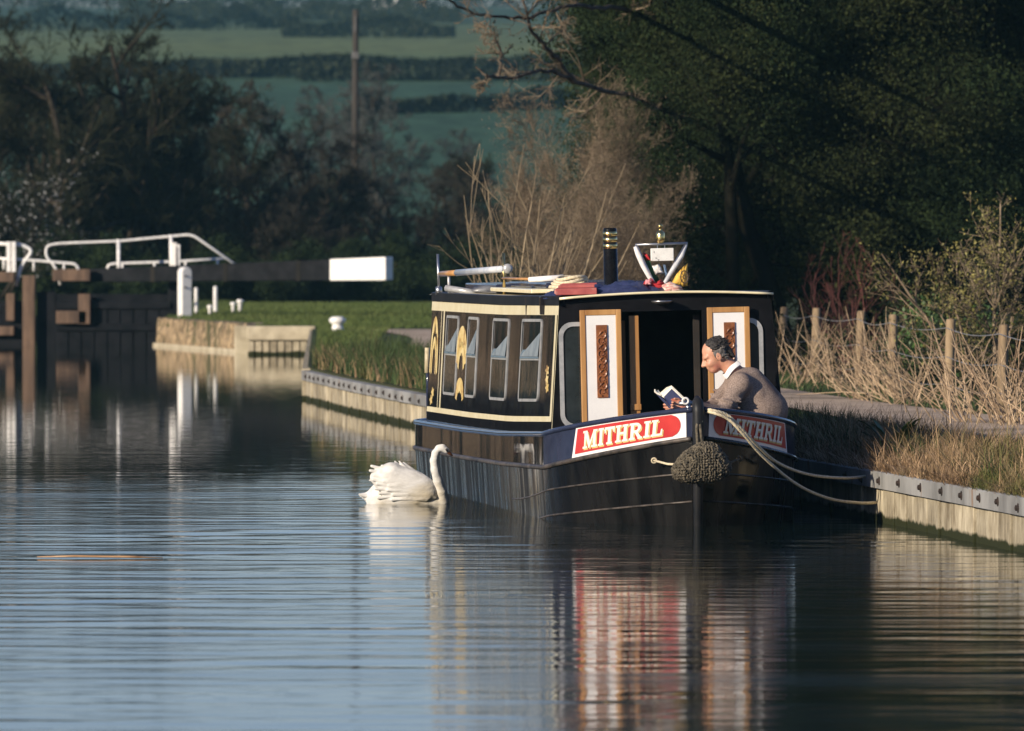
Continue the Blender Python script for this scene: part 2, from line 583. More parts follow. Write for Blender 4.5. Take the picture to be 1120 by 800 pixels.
rp.color_ramp.elements[1].position = .62; rp.color_ramp.elements[1].color = (.52, .46, .335, 1)
l.new(nz.outputs[0], rp.inputs[0])
# a weed line of its own ragged height, just over the water
nz3 = n.new('ShaderNodeTexNoise'); nz3.inputs['Scale'].default_value = 5; nz3.inputs['Detail'].default_value = 5
l.new(tc.outputs['Object'], nz3.inputs[0])
m1 = n.new('ShaderNodeMath'); m1.operation = 'MULTIPLY_ADD'; m1.inputs[1].default_value = -.10
l.new(nz3.outputs[0], m1.inputs[0]); l.new(sx.outputs[2], m1.inputs[2])
mr = n.new('ShaderNodeMapRange'); mr.inputs[1].default_value = .0; mr.inputs[2].default_value = .025; mr.inputs[3].default_value = 1; mr.inputs[4].default_value = 0
l.new(m1.outputs[0], mr.inputs[0])
mx = n.new('ShaderNodeMix'); mx.data_type = 'RGBA'; mx.inputs[7].default_value = (.020, .024, .008, 1)
ge_ = n.new('ShaderNodeNewGeometry'); mi_ = n.new('ShaderNodeMapRange'); mi_.inputs[3].default_value = .68; mi_.inputs[4].default_value = 1.12
l.new(ge_.outputs['Random Per Island'], mi_.inputs[0])
vi_ = n.new('ShaderNodeVectorMath'); vi_.operation = 'SCALE'; l.new(rp.outputs[0], vi_.inputs[0]); l.new(mi_.outputs[0], vi_.inputs['Scale'])
l.new(mr.outputs[0], mx.inputs[0]); l.new(vi_.outputs[0], mx.inputs[6]); l.new(mx.outputs[2], b.inputs['Base Color'])
bp = n.new('ShaderNodeBump'); bp.inputs['Distance'].default_value = .012; l.new(nz.outputs[0], bp.inputs['Height']); l.new(bp.outputs[0], b.inputs['Normal'])
galv = pmat('weathered_steel_waling', (.16, .16, .155), (.32, .32, .31), scale=1.3, rough=.7, metal=.1, stretch=(1, 1, .5), c3=(.22, .13, .07), c3scale=5, c3pos=(.62, .72))
rust = pmat('rusty_bolt', (.012, .009, .008), (.035, .020, .014), scale=20, rough=.9)
dark_timber = pmat('wet_dark_timber', (.010, .010, .009), (.022, .020, .017), scale=3, rough=.8, spec=.1, bump=.004, stretch=(1, 1, .2))

def curve_points(y0, y1, step):
    return [(xr(y), y) for y in np.arange(y0, y1 + 1e-6, step)]
bank_wall = thing('canal_wall', 'concrete pile bank wall with grey bolted steel waling beside the moored boat', 'wall', (xr(70), 70, 0))
def loc0(mb, o):
    mb.v = [(p[0] - o[0], p[1] - o[1], p[2] - o[2]) for p in mb.v]
    return mb
bo = (xr(70), 70, 0)
pan = MB()
y = 30.0
while y < 122.6:
    y1 = min(y + .56, 122.7)
    jit = .012 * math.sin(y * 37.1)
    P = [Vector((xr(y), y, 0)), Vector((xr(y1 - .03), y1 - .03, 0))]
    t = (P[1] - P[0]).normalized(); nn = Vector((-t.y, t.x, 0))
    lo_, hi_ = -1.1, bank_z(y) - .10
    o0, o1 = .06 + jit, -.02
    q = [P[0] + nn * o0, P[1] + nn * o0, P[1] + nn * o1, P[0] + nn * o1]
    pan.hexa([v + Vector((0, 0, lo_)) for v in q] + [v + Vector((0, 0, hi_)) for v in q])
    y += .56
loc0(pan, bo).build('pile_panels', conc, bank_wall, bevel=.008)
wl = MB()
sweep(wl, curve_points(30, 122.7, .3), [(.11, .28), (.11, .405), (.10, .415), (-.10, .42), (-.10, .28)])
loc0(wl, bo).build('waling', galv, bank_wall)
for yb in list(np.arange(60.4, 71, .95)) + list(np.arange(98, 122.5, .95)):
    t = Vector((xr(yb + .1) - xr(yb - .1), .2, 0)).normalized(); nn = Vector((-t.y, t.x, 0))
    yb += .16 * math.sin(yb * 91.7); c = Vector((xr(yb), yb, .343 + .012 * math.sin(yb * 53.1))) + nn * .108
    mb = MB().lathe([(.036, 0), (.036, .008), (.022, .010), (.020, .026), (.008, .030)], c, 8, nn.to_track_quat('Z', 'Y').to_matrix())
    loc0(mb, bo).build('bolt', rust, bank_wall)
# the bank's end, turning away from the water
ew = MB()
ew.hexa([(-3.02, 122.72, -1.1), (-2.72, 122.72, -1.1), (-3.72, 169.6, -1.1), (-4.02, 169.6, -1.1), (-3.02, 122.72, .44), (-2.72, 122.72, .44), (-3.72, 169.6, .50), (-4.02, 169.6, .50)])
tag(ew.build('return_wall', conc), 'concrete return wall running from the bank corner back to the lock', 'wall')

# lock approach: concrete quay on short piles, then the rough stone wing wall
stone_c = pmat('old_quay_concrete', (.34, .29, .20), (.52, .46, .33), scale=2.0, rough=.9, bump=.02, bscale=5)
quay = thing('quay_wall', 'low pale concrete quay on short yellow piles below the lock lawn', 'wall', (-4.6, 170, 0))
q = MB().box((-.0, .2, .43), (1.36, .55, .28)).build('coping', stone_c, quay, bevel=.02)
pl = MB()
for i in range(9):
    pl.box((-.60 + i * .15, .12, -.2), (.125, .25, .96))
pl.build('piles', conc, quay, bevel=.01)
stone_m = pmat('rough_wall_stone', (.05, .035, .018), (.46, .34, .20), scale=5.5, rough=.92, bump=.06, bscale=6, stretch=(1.6, 1.6, .55), detail=8, pos=(.36, .66), c3=(.05, .055, .02), c3scale=2.2, c3pos=(.52, .66))
ww = thing('stone_wing_wall', 'rough tawny stone wing wall beside the lock gate', 'wall', (-6.4, 178, 0))
p0, p1 = Vector((-5.32, 172, 0)), Vector((-7.66, 184.2, 0))
rs = random.Random(3)
st = MB()
NX, NZ = 60, 10
t = (p1 - p0).normalized(); nn = Vector((-t.y, t.x, 0)) * 1
if nn.y > 0: nn = -nn
rows = []
for j in range(NZ + 1):
    zz = -.9 + (1.50) * j / NZ
    row = []
    for i in range(NX + 1):
        p = p0.lerp(p1, i / NX)
        o = .04 + rs.uniform(-.06, .06) - .02 * j / NZ
        row.append(p + nn * o + Vector((-6.4 * -1, -178, 0)) + Vector((0, 0, zz + (rs.uniform(-.02, .02) if j == NZ else 0))))
    rows.append(row)
rows.append([Vector((v.x + .35, v.y + .35, v.z)) for v in rows[-1]])
st.grid(rows).build('stone_face', stone_m, ww)
MB().hexa([v + Vector((6.4, -178, 0)) for v in (p0 + nn * .10 + Vector((0, 0, -.9)), p1 + nn * .10 + Vector((0, 0, -.9)), p1 - nn * .1 + Vector((0, 0, -.9)), p0 - nn * .1 + Vector((0, 0, -.9)),
        p0 + nn * .10 + Vector((0, 0, .07)), p1 + nn * .10 + Vector((0, 0, .07)), p1 - nn * .1 + Vector((0, 0, .07)), p0 - nn * .1 + Vector((0, 0, .07)))]).build('footing', stone_c, ww, bevel=.02)
MB().box((1.06, -6.05, .25), (.5, .3, .62)).build('end_block', stone_c, ww, bevel=.02)

# ---- the lock
white = pmat('white_gloss_paint', (.72, .71, .68), (.82, .81, .78), scale=6, rough=.4, coat=.2, c3=(.50, .46, .38), c3scale=9, c3pos=(.62, .78))
blackp = pmat('black_gate_paint', (.005, .006, .008), (.012, .013, .016), scale=4, rough=.62, bump=.003, bscale=20, spec=.06)
brown = pmat('weathered_brown_timber', (.06, .038, .026), (.15, .095, .062), scale=5, rough=.85, bump=.006, bscale=9, stretch=(1, 1, .18))
wmetal = pmat('white_rail_paint', (.60, .60, .60), (.80, .79, .76), scale=12, rough=.45)
def bend(pts, n=5, rmax=.16):
    """rounds the corners of a polyline"""
    P = [Vector(p) for p in pts]
    out = [P[0]]
    for i in range(1, len(P) - 1):
        a, b_, c = P[i - 1], P[i], P[i + 1]
        r = min(rmax, min((a - b_).length, (c - b_).length) * .45)
        s0 = b_ + (a - b_).normalized() * r; s1 = b_ + (c - b_).normalized() * r
        for k in range(n + 1):
            u = k / n
            out.append(s0 * (1 - u) ** 2 + b_ * 2 * u * (1 - u) + s1 * u * u)
    out.append(P[-1])
    return out
D = 187.0
go = Vector((-7.4, 187, 0))
gate = thing('lock_gate', 'black timber lock gate with white rails and a long white-ended balance beam', 'lock gate', go)
def gp(px, py, d=D): return W(px, py, d) - go
leaf = MB()
leaf.box(Vector((-8.72, 187.0, .05)) - go, (2.6, .22, 2.1))
for k in range(9):
    leaf.box(Vector((-9.85 + k * .285, 186.86, .0)) - go, (.255, .05, 1.9))
for zz in (-.1, .38, .86):
    leaf.box(Vector((-8.72, 186.80, zz)) - go, (2.5, .06, .16))
leaf.box(Vector((-10.2, 187.0, .15)) - go, (.42, .24, 2.0))
leaf.build('gate_leaf', blackp, gate, bevel=.01)
MB().box(Vector((-7.38, 187, .2)) - go, (.30, .34, 2.5)).build('heel_post', blackp, gate, bevel=.03)
MB().box(gp(93, 338) + Vector((0, -.35, 0)), (.26, .14, .66)).box(gp(79, 347) + Vector((0, -.36, .0)), (.66, .12, .28)).box(gp(79, 301) + Vector((0, -.30, 0)), (.82, .24, .26)).build('brown_timbers', brown, gate, bevel=.012)
# balance beam: tapered, its thick white end towards us
b0, b1 = gp(62, 302.5, 187.4), gp(426, 294, 184.6)
dirb = (b1 - b0).normalized(); sideb = Vector((-dirb.y, dirb.x, 0)).normalized()
def beam(u0, u1, mat, name, grow=0.0):
    q = []
    for zsg in (-1, 1):
        for u, sg in ((u0, -1), (u1, -1), (u1, 1), (u0, 1)):
            c = b0.lerp(b1, u)
            h = (.13 + .12 * u) + grow; wd = (.13 + .08 * u) + grow
            q.append(c + sideb * wd * sg + Vector((0, 0, h * zsg)))
    return MB().hexa(q).build(name, mat, gate, bevel=.02)
beam(0, .832, blackp, 'balance_beam')
beam(.8322, 1.0, white, 'beam_end', .004)
for u in (.30, .52, .74):      # iron straps round the beam, a bolt on each
    c = b0.lerp(b1, u); h = .13 + .12 * u + .008; wd = .13 + .08 * u + .008
    q = []
    for zs_ in (-1, 1):
        for du, sg in ((-.006, -1), (.006, -1), (.006, 1), (-.006, 1)):
            q.append(b0.lerp(b1, u + du) + sideb * wd * sg + Vector((0, 0, h * zs_)))
    MB().hexa(q).build('iron_strap', dark_timber, gate)
def rail(pts, r=.036, name='handrail', n=8, d=D):
    pts = [gp(*p, d) for p in pts]
    return MB().tube(bend(pts), r, n).build(name, wmetal, gate, smooth=True)
rail([(66, 312), (62, 294), (50, 280), (51, 269), (64, 266.5), (130, 264), (210, 256.5), (272, 300)], .028)
rail([(117.5, 298), (118, 290), (126, 288.5), (190, 286.5), (246, 283)], .030, d=187.9)
for px, a, b_ in ((134, 289, 300), (169, 287, 299), (203, 286, 296), (238, 284, 296)):
    MB().tube([gp(px, a, 187.9), gp(px, b_, 187.9)], .026, 8).build('rail_stanchion', wmetal, gate, smooth=True)
for px, a, b_ in ((129.6, 262, 310), (187, 257, 305)):
    MB().tube([gp(px, a), gp(px + .6, b_)], .040, 8).build('rail_stanchion', wmetal, gate, smooth=True)
pg = MB().box(gp(191, 282) + Vector((0, -.05, 0)), (.10, .16, .66)).box(gp(195.4, 283) + Vector((0, -.02, 0)), (.07, .2, .62)).build('paddle_post', white, gate, bevel=.01)
MB().tube([gp(193.4, 270) + Vector((0, -.14, 0)), gp(193.4, 292) + Vector((0, -.14, 0))], .012, 6).build('paddle_rack', rust, pg)

go2 = Vector((-11.2, 187, 0))
gate2 = thing('lock_gate', 'brown weathered lock gate at the left edge of the photo with curved white handrail', 'lock gate', go2)
def gp2(px, py, d=D): return W(px, py, d) - go2
lf = MB().box(Vector((-11.5, 187.0, .05)) - go2, (2.0, .22, 1.8))
lf.build('gate_leaf', blackp, gate2, bevel=.01)
MB().box(gp2(32.5, 345) + Vector((0, -.22, 0)), (.27, .3, 1.75)).build('mitre_post', brown, gate2, bevel=.02)
MB().box(gp2(6, 303) + Vector((-.2, -.22, 0)), (.80, .3, .22)).box(gp2(6, 362) + Vector((-.2, -.22, 0)), (.8, .22, .2)).box(gp2(12, 336) + Vector((0, -.2, 0)), (.18, .16, .60)).build('gate_rails', brown, gate2, bevel=.015)
MB().tube(bend([gp2(-14, 266), gp2(24, 268), gp2(36, 274), gp2(22, 293), gp2(18, 313)]), .040, 8).build('handrail', wmetal, gate2, smooth=True)
MB().tube(bend([gp2(-14, 282), gp2(36, 285), gp2(84, 289), gp2(87, 300)]), .030, 8).build('handrail', wmetal, gate2, smooth=True)
for px, a, b_ in ((4, 283, 295), (37, 286, 297), (70, 288, 299)):
    MB().tube([gp2(px, a), gp2(px, b_)], .024, 8).build('rail_stanchion', wmetal, gate2, smooth=True)
MB().box(gp2(10, 281) + Vector((0, -.1, 0)), (.09, .16, .66)).box(gp2(15.5, 281) + Vector((0, -.08, 0)), (.09, .18, .66)).build('paddle_post', white, gate2, bevel=.01)

# lock chamber masonry behind and below the gates
cm = pmat('lock_chamber_brick', (.016, .016, .015), (.035, .032, .028), scale=4, rough=.9, bump=.02)
ch = thing('lock_chamber', 'dark brick lock chamber walls behind the gates', 'lock', (-10, 193, 0))
MB().box((2.90, 14.5, -.3), (.4, 44, 1.7)).build('chamber_wall', cm, ch)
MB().box((-2.9, 14.5, -.3), (.4, 44, 1.7)).build('chamber_wall', cm, ch)
MB().box((0, 1.5, -.55), (5.3, .5, 1.0)).build('sill_beam', dark_timber, ch, bevel=.02)

# the white posts and bollards about the lock
def lawn(px, py, d): 
    p = W(px, py, d); return p
t_ = thing('gate_post', 'tall square white post with rounded top beside the black lock gate', 'post', (W(204.5, 348, 184.6).x, 184.6, .58))
poly = [(-.125, 0, 0), (.125, 0, 0), (.125, 0, 1.0)] + [(.125 * math.cos(a), 0, 1.0 + .125 * math.sin(a)) for a in np.linspace(.2, 2.94, 7)] + [(-.125, 0, 1.0)]
ob = MB().prism(poly, (0, .2, 0)).build('post_body', white, t_, bevel=.015)
ob.rotation_euler = (0, 0, R(32))
for zz in (.93, .68): MB().lathe([(.025, 0), (.02, .015)], (-.03, -.03, zz), 8, Matrix.Rotation(R(90), 3, 'X')).build('bolt', rust, t_)
def wpost(px, top, bot, wpx, d, lab, group='small white posts on the lock lawn'):
    h = (bot - top) * d / FP; r = wpx * d / FP / 2
    t2 = MB().lathe([(r, -.1), (r, h - r * .4), (r * .75, h), (r * .2, h + .01)], (0, 0, 0), 10).build('short_post', white, smooth=False)
    t2.location = W(px, bot, d)
    tag(t2, lab, 'post', group)
wpost(214.5, 315, 339, 4, 190, 'small thin white post right against the tall square gate post')
wpost(235.5, 313.5, 337, 4.5, 192, 'small thin white post standing alone on the lock lawn')
def bollard(px, top, bot, wpx, d, lab, name='mooring_bollard'):
    h = (bot - top) * d / FP; r = wpx * d / FP / 2
    o = MB().lathe([(r * .62, -.08), (r * .60, h * .45), (r * .75, h * .6), (r, h * .72), (r, h * .95), (r * .7, h), (r * .2, h + .01)], (0, 0, 0), 14).build(name, white, smooth=True)
    o.location = W(px, bot, d)
    tag(o, lab, 'bollard', 'white bollards on the lock lawn')
bollard(229.5, 334, 344, 6, 187, 'squat white bollard nearest the lock gate posts')
bollard(255, 331, 339, 6.5, 192, 'left one of two white bollards side by side on lawn')
bollard(262.5, 328, 337, 7.5, 193, 'right one of two white bollards side by side on lawn')
mb_ = thing('mooring_bollard', 'round-topped white mooring bollard above the grassy bank corner', 'bollard', W(369, 366, 166))
MB().lathe([(.13, -.25), (.13, .10), (.10, .16), (.10, .20), (.155, .24), (.16, .30), (.10, .345), (.02, .35)], (0, 0, 0), 18).build('post', white, mb_, smooth=True)
MB().box((.02, 0, .02), (.42, .42, .06)).build('base', stone_c, mb_, bevel=.02)
cs = MB().box((0, 0, 0), (.75, .5, .18)).build('coping_stone', stone_c, bevel=.03)
cs.location = W(392, 366, 167); tag(cs, 'pale coping stone beside the round-topped bollard', 'stone')
# ------------------------------------------------------------ the narrowboat
ALPHA = math.atan(.12)
HEEL = R(-1.3)
BO = Vector((1.30, 70.0, 0))
boat = thing('narrowboat', 'black narrowboat with cream coachlines and red and white bow panels moored at the bank', 'boat', BO, (0, HEEL, ALPHA))
BM = Matrix.Translation(BO) @ Euler((0, HEEL, ALPHA)).to_matrix().to_4x4()
BMI = BM.inverted()
def BL(px, py, yl):
    """boat coordinates of what stands yl metres aft of the cabin front and shows at (px, py)"""
    d = 70 + yl
    for _ in range(4):
        p = BMI @ W(px, py, d)
        d += yl - p.y
    return BMI @ W(px, py, d)

gloss = bpy.data.materials.new('black_gloss_boat_paint')
def gloss_paint(m, c, wob=.0035, rough=.07):
    m.use_nodes = True
    n, l = m.node_tree.nodes, m.node_tree.links
    b = n['Principled BSDF']
    b.inputs['Roughness'].default_value = rough
    b.inputs['Specular IOR Level'].default_value = .32
    tc = n.new('ShaderNodeTexCoord')
    mp = n.new('ShaderNodeMapping'); mp.inputs['Scale'].default_value = (1, 1.0, .10)
    l.new(tc.outputs['Object'], mp.inputs[0])
    z = n.new('ShaderNodeTexNoise'); z.inputs['Scale'].default_value = 1.25; z.inputs['Detail'].default_value = 1.4
    l.new(mp.outputs[0], z.inputs[0])
    bp = n.new('ShaderNodeBump'); bp.inputs['Distance'].default_value = wob * 4; bp.inputs['Strength'].default_value = 1
    l.new(z.outputs[0], bp.inputs['Height']); l.new(bp.outputs[0], b.inputs['Normal'])
    z2 = n.new('ShaderNodeTexNoise'); z2.inputs['Scale'].default_value = 9; z2.inputs['Detail'].default_value = 6
    l.new(tc.outputs['Object'], z2.inputs[0])
    mr = n.new('ShaderNodeMapRange'); mr.inputs[1].default_value = .45; mr.inputs[2].default_value = .75; mr.inputs[3].default_value = rough; mr.inputs[4].default_value = rough + .07
    l.new(z2.outputs[0], mr.inputs[0]); l.new(mr.outputs[0], b.inputs['Roughness'])
    mx = n.new('ShaderNodeMix'); mx.data_type = 'RGBA'; mx.inputs[6].default_value = (*c, 1); mx.inputs[7].default_value = (c[0] * 2 + .012, c[1] * 2 + .011, c[2] * 2 + .010, 1)
    l.new(z2.outputs[0], mx.inputs[0]); l.new(mx.outputs[2], b.inputs['Base Color'])
    return m
gloss_paint(gloss, (.005, .005, .008), .0036, .045)
navy = gloss_paint(bpy.data.materials.new('navy_gloss_boat_paint'), (.012, .016, .035), .002, .12)
blacking = pmat('hull_blacking', (.004, .004, .004), (.012, .0115, .011), scale=3.5, rough=.20, spec=.22, bump=.004, bscale=5, stretch=(1, 1, .3), c3=(.060, .045, .032), c3scale=2.6, c3pos=(.60, .74))
_n, _l = blacking.node_tree.nodes, blacking.node_tree.links
_tc = _n.new('ShaderNodeTexCoord'); _mp = _n.new('ShaderNodeMapping'); _mp.inputs['Scale'].default_value = (1, 1, .08); _l.new(_tc.outputs['Object'], _mp.inputs[0])
_z = _n.new('ShaderNodeTexNoise'); _z.inputs['Scale'].default_value = 6; _z.inputs['Detail'].default_value = 5; _l.new(_mp.outputs[0], _z.inputs[0])
_mr = _n.new('ShaderNodeMapRange'); _mr.inputs[1].default_value = .38; _mr.inputs[2].default_value = .66; _mr.inputs[3].default_value = .10; _mr.inputs[4].default_value = .55
_l.new(_z.outputs[0], _mr.inputs[0]); _l.new(_mr.outputs[0], _n['Principled BSDF'].inputs['Roughness'])
dull_steel = pmat('worn_strake_steel', (.03, .027, .024), (.12, .10, .085), scale=7, rough=.5, metal=.3)
cream = pmat('cream_paint', (.74, .66, .42), (.82, .75, .52), scale=6, rough=.35, coat=.2)
wood = pmat('varnished_wood', (.33, .16, .05), (.52, .29, .11), scale=5, rough=.35, stretch=(1, 1, .12), coat=.3, bump=.001)
carvm = pmat('carved_dark_wood', (.14, .045, .015), (.27, .10, .035), scale=9, rough=.4, coat=.2)
doorw = pmat('door_white_paint', (.74, .74, .74), (.80, .80, .79), scale=4, rough=.3, coat=.3)
alu = pmat('window_aluminium', (.36, .37, .37), (.52, .52, .51), scale=9, rough=.35, metal=.35)
chrome = pmat('grey_metal', (.35, .36, .37), (.5, .5, .5), scale=10, rough=.3, metal=.9)
glass_d = pmat('dark_window_glass', (.010, .014, .016), (.03, .04, .045), scale=2.0, rough=.05, spec=.8, bump=.002, bscale=3)
brass = pmat('polished_brass', (.78, .55, .20), (.88, .66, .28), scale=12, rough=.22, metal=1.0)
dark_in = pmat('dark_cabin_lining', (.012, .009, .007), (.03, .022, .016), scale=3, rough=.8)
red = pmat('red_boat_paint', (.46, .035, .035), (.54, .05, .045), scale=5, rough=.3, coat=.3)
rope_m = pmat('cream_rope', (.50, .42, .27), (.70, .62, .45), scale=60, rough=.9, bump=.003, bscale=90)
yellow = pmat('gold_scroll_paint', (.62, .44, .14), (.78, .64, .32), scale=7, rough=.4, c3=(.35, .20, .06), c3scale=9, c3pos=(.55, .65))

LEN = 9.7
def zg(y):
    if y <= 0: return .73 + .21 * (-y / 1.75) ** 1.15
    return float(np.interp(y, [0, 3, 6, 10.9], [.73, .665, .635, .615]))
def zs(y):
    if y <= 0: return .455 + .25 * (-y / 1.75) ** 1.3
    return float(np.interp(y, [0, 3, 6, 10.9], [.455, .41, .39, .375]))
def bow_w(t, e, p):
    return max(0.0, 1 - t ** e) ** p
def stern_w(y):
    if y < 9.7: return 1.0
    return math.sqrt(max(0, 1 - ((y - 9.7) / 1.35) ** 2))
STY = [0, .12, .24, .35, .45, .54, .62, .69, .76, .82, .87, .91, .945, .97, .99, 1.0]
def gun_pt(t, side): # bow, t 0..1
    return Vector((side * (1.035 * bow_w(t, 1.72, .86) + .045 * t), -1.76 * t, zg(-1.75 * t)))
def str_pt(t, side):
    return Vector((side * (1.04 * bow_w(t, 1.68, .89) + .045 * t), -1.71 * t, zs(-1.75 * t)))
def wat_pt(t, side):
    return Vector((side * (1.02 * bow_w(t, 1.55, 1.0) + .04 * t), -1.60 * t, 0))
def kel_pt(t, side):
    return Vector((side * (.98 * bow_w(t, 1.5, 1.05) + .03 * t), -1.42 * t, -.42))
AFT = [0.001, .5, 1, 2, 3, 4, 5, 6, 7, 8, 9, 9.7, 10.0, 10.3, 10.6, 10.8, 10.95, 11.03, 11.05]
def hull_row(kind, side):
    out = []
    for t in reversed(STY):
        out.append({'g': gun_pt, 's': str_pt, 'w': wat_pt, 'k': kel_pt}[kind](t, side))
    for y in AFT[1:]:
        s_ = stern_w(y)
        wd = {'g': 1.035, 's': 1.04, 'w': 1.02, 'k': .98}[kind]
        z = {'g': zg(y), 's': zs(y), 'w': 0, 'k': -.42}[kind]
        out.append(Vector((side * wd * s_, y, z)))
    return out
lo_m, up_m, ck_m = MB(), MB(), MB()
for sd in (-1, 1):
    k, w_, s_, g_ = [hull_row(q, sd) for q in 'kwsg']
    mid = [a.lerp(b_, .5) for a, b_ in zip(w_, s_)]
    lo_m.grid([k, w_, mid, s_])
    nb = len(STY) + 0
    m_ = [a.lerp(b_, .5) for a, b_ in zip(s_, g_)]
    up_m.grid([q[nb - 1:] for q in (s_, m_, g_)])
    ck_m.grid([q[:nb] for q in (s_, m_, g_)])
lo_m.build('hull', blacking, boat, smooth=True)
up_m.build('upper_hull', gloss, boat, smooth=True)
ck_m.build('bow_cheeks', navy, boat, smooth=True)
# inside faces of the bow so the bulwark has a thickness
im = MB()
for sd in (-1, 1):
    g_ = [gun_pt(t, sd) for t in STY[:-2]]
    inn = [Vector((p.x - sd * .04, p.y + .03, p.z - .004)) for p in g_]
    low = [Vector((p.x * .80, p.y * .93, .12)) for p in inn]
    im.grid([[p + Vector((0, 0, -.002)) for p in g_], inn, low])
im.build('bulwark_lining', navy, boat)
# decks: foredeck, well floor, side lockers, side decks
fd = MB()
fr = [gun_pt(t, -1) + Vector((.045, .02, -.05)) for t in (.585, .69, .76, .82, .87, .91, .945, .97)]
fl_ = [Vector((-p.x, p.y, p.z)) for p in fr]
fd.grid([fr, fl_])
fd.grid([[Vector((-.40, -1.03, .10)), Vector((-.60, -1.03, .76))], [Vector((.40, -1.03, .10)), Vector((.60, -1.03, .76))]])
fd.build('foredeck', navy, boat)
MB().prism([(-.92, 0, .08), (.92, 0, .08), (.66, -.55, .08), (.38, -1.03, .08), (-.38, -1.03, .08), (-.66, -.55, .08)], (0, 0, .04)).build('well_floor', dark_in, boat)
MB().box((.62, -.29, .34), (.22, .52, .44)).build('well_locker', navy, boat, bevel=.01)
MB().box((-.62, -.29, .34), (.22, .52, .44)).build('well_locker', navy, boat, bevel=.01)
sdk = MB()
for sd in (-1, 1):
    rows = []
    for y in [-.0] + AFT[1:]:
        wd = stern_w(y)
        rows.append([Vector((sd * 1.035 * wd, y, zg(y) + .002)), Vector((sd * .90 * wd * (1 if y < 9.7 else 0), y, zg(y) + .012))])
    sdk.grid(rows)
sdk.build('side_deck', pmat('grey_deck_paint', (.10, .11, .13), (.17, .18, .20), scale=8, rough=.5), boat)
for sd in (-1, 1):
    pts = hull_row('g', sd)
    MB().tube([p + Vector((0, 0, .0)) for p in pts], .022, 8).build('gunwale', navy, boat, smooth=True)
    pts = hull_row('s', sd)
    MB().tube([p + Vector((sd * .006, 0, 0)) for p in pts], .020, 8).build('rubbing_strake', dull_steel if sd < 0 else blacking, boat, smooth=True)
    # two guard irons sweeping up to the stem
    def low_pt(u, za, zb):
        y = 2.3 * (1 - u) - 1.66 * u
        z = za + (zb - za) * u ** 1.5
        f = z / max(.2, zs(min(y, 0)))
        if y >= 0:
            return Vector((sd * (1.02 + .02 * f), y, z))
        t = min(1.0, -y / 1.66)
        p = wat_pt(t, sd).lerp(str_pt(t, sd), min(1, f))
        return Vector((p.x + sd * .004, p.y - .004, z))
    MB().tube([low_pt(u, .13, .43) for u in np.linspace(.0, 1, 22)], .008, 6).build('guard_iron', dull_steel if sd < 0 else blacking, boat, smooth=True)
    MB().tube([low_pt(u, -.06, .20) for u in np.linspace(.35, 1, 18)], .009, 6).build('guard_iron', dull_steel if sd < 0 else blacking, boat, smooth=True)
# stem post
sp = MB()
prof = [(-1.42, -.45), (-1.60, 0.0), (-1.70, .60), (-1.76, .93), (-1.74, 1.00), (-1.69, 1.035)]
sp.tube([Vector((.0, y - .012, z)) for y, z in prof], [.035, .038, .045, .05, .046, .02], 10)
sp.build('stem_post', pmat('worn_black_steel', (.010, .011, .013), (.02, .02, .022), scale=6, rough=.45, spec=.2, c3=(.35, .32, .22), c3scale=14, c3pos=(.63, .68)), boat, smooth=True)
st_ = MB()
st_.tube([Vector((-.045, -1.52, .87)), Vector((-.045, -1.52, 1.01))], .022, 8).tube([Vector((-.12, -1.52, .985)), Vector((.03, -1.52, .985))], .02, 8)
st_.build('mooring_stud', chrome, boat, smooth=True)
ring = [Vector((-.072 + .024 * math.cos(a), -1.56, 1.005 + .024 * math.sin(a))) for a in np.linspace(0, 2 * math.pi, 18, endpoint=False)]
MB().tube(ring, .009, 6, closed=True).build('eye_ring', white, boat, smooth=True)

# ---- the bow cheeks: panel surface addressed by arc length
ts = np.linspace(0, .995, 300)
mids = [gun_pt(t, 1).lerp(str_pt(t, 1), .5) for t in ts]
arc = np.concatenate([[0], np.cumsum([(mids[i + 1] - mids[i]).length for i in range(len(mids) - 1)])])
def cheek(s, v, side, off):
    """s metres aft of the stem, v 0..1 from strake to gunwale"""
    t = float(np.interp(arc[-1] - s, arc, ts))
    def q(t_, v_): return str_pt(t_, side).lerp(gun_pt(t_, side), v_)
    p = q(t, v)
    e = .004
    du = q(min(.999, t + e), v) - q(max(0, t - e), v)
    dv = q(t, 1) - q(t, 0)
    nn = du.cross(dv).normalized()
    if nn.x * side < 0: nn = -nn
    return p + nn * off
def cheek_poly(mb, side, u0f, u1f, v0, v1, off, nu=26, nv=5):
    rows = []
    for j in range(nv + 1):
        v = v0 + (v1 - v0) * j / nv
        a, b_ = u0f(v), u1f(v)
        rows.append([cheek(a + (b_ - a) * i / nu, v, side, off) for i in range(nu + 1)])
    mb.grid(rows)
PL = 1.36
def red_round(v):
    c = (v - .535) / .37
    return .085 + .10 * (1 - math.sqrt(max(0, 1 - c * c)))
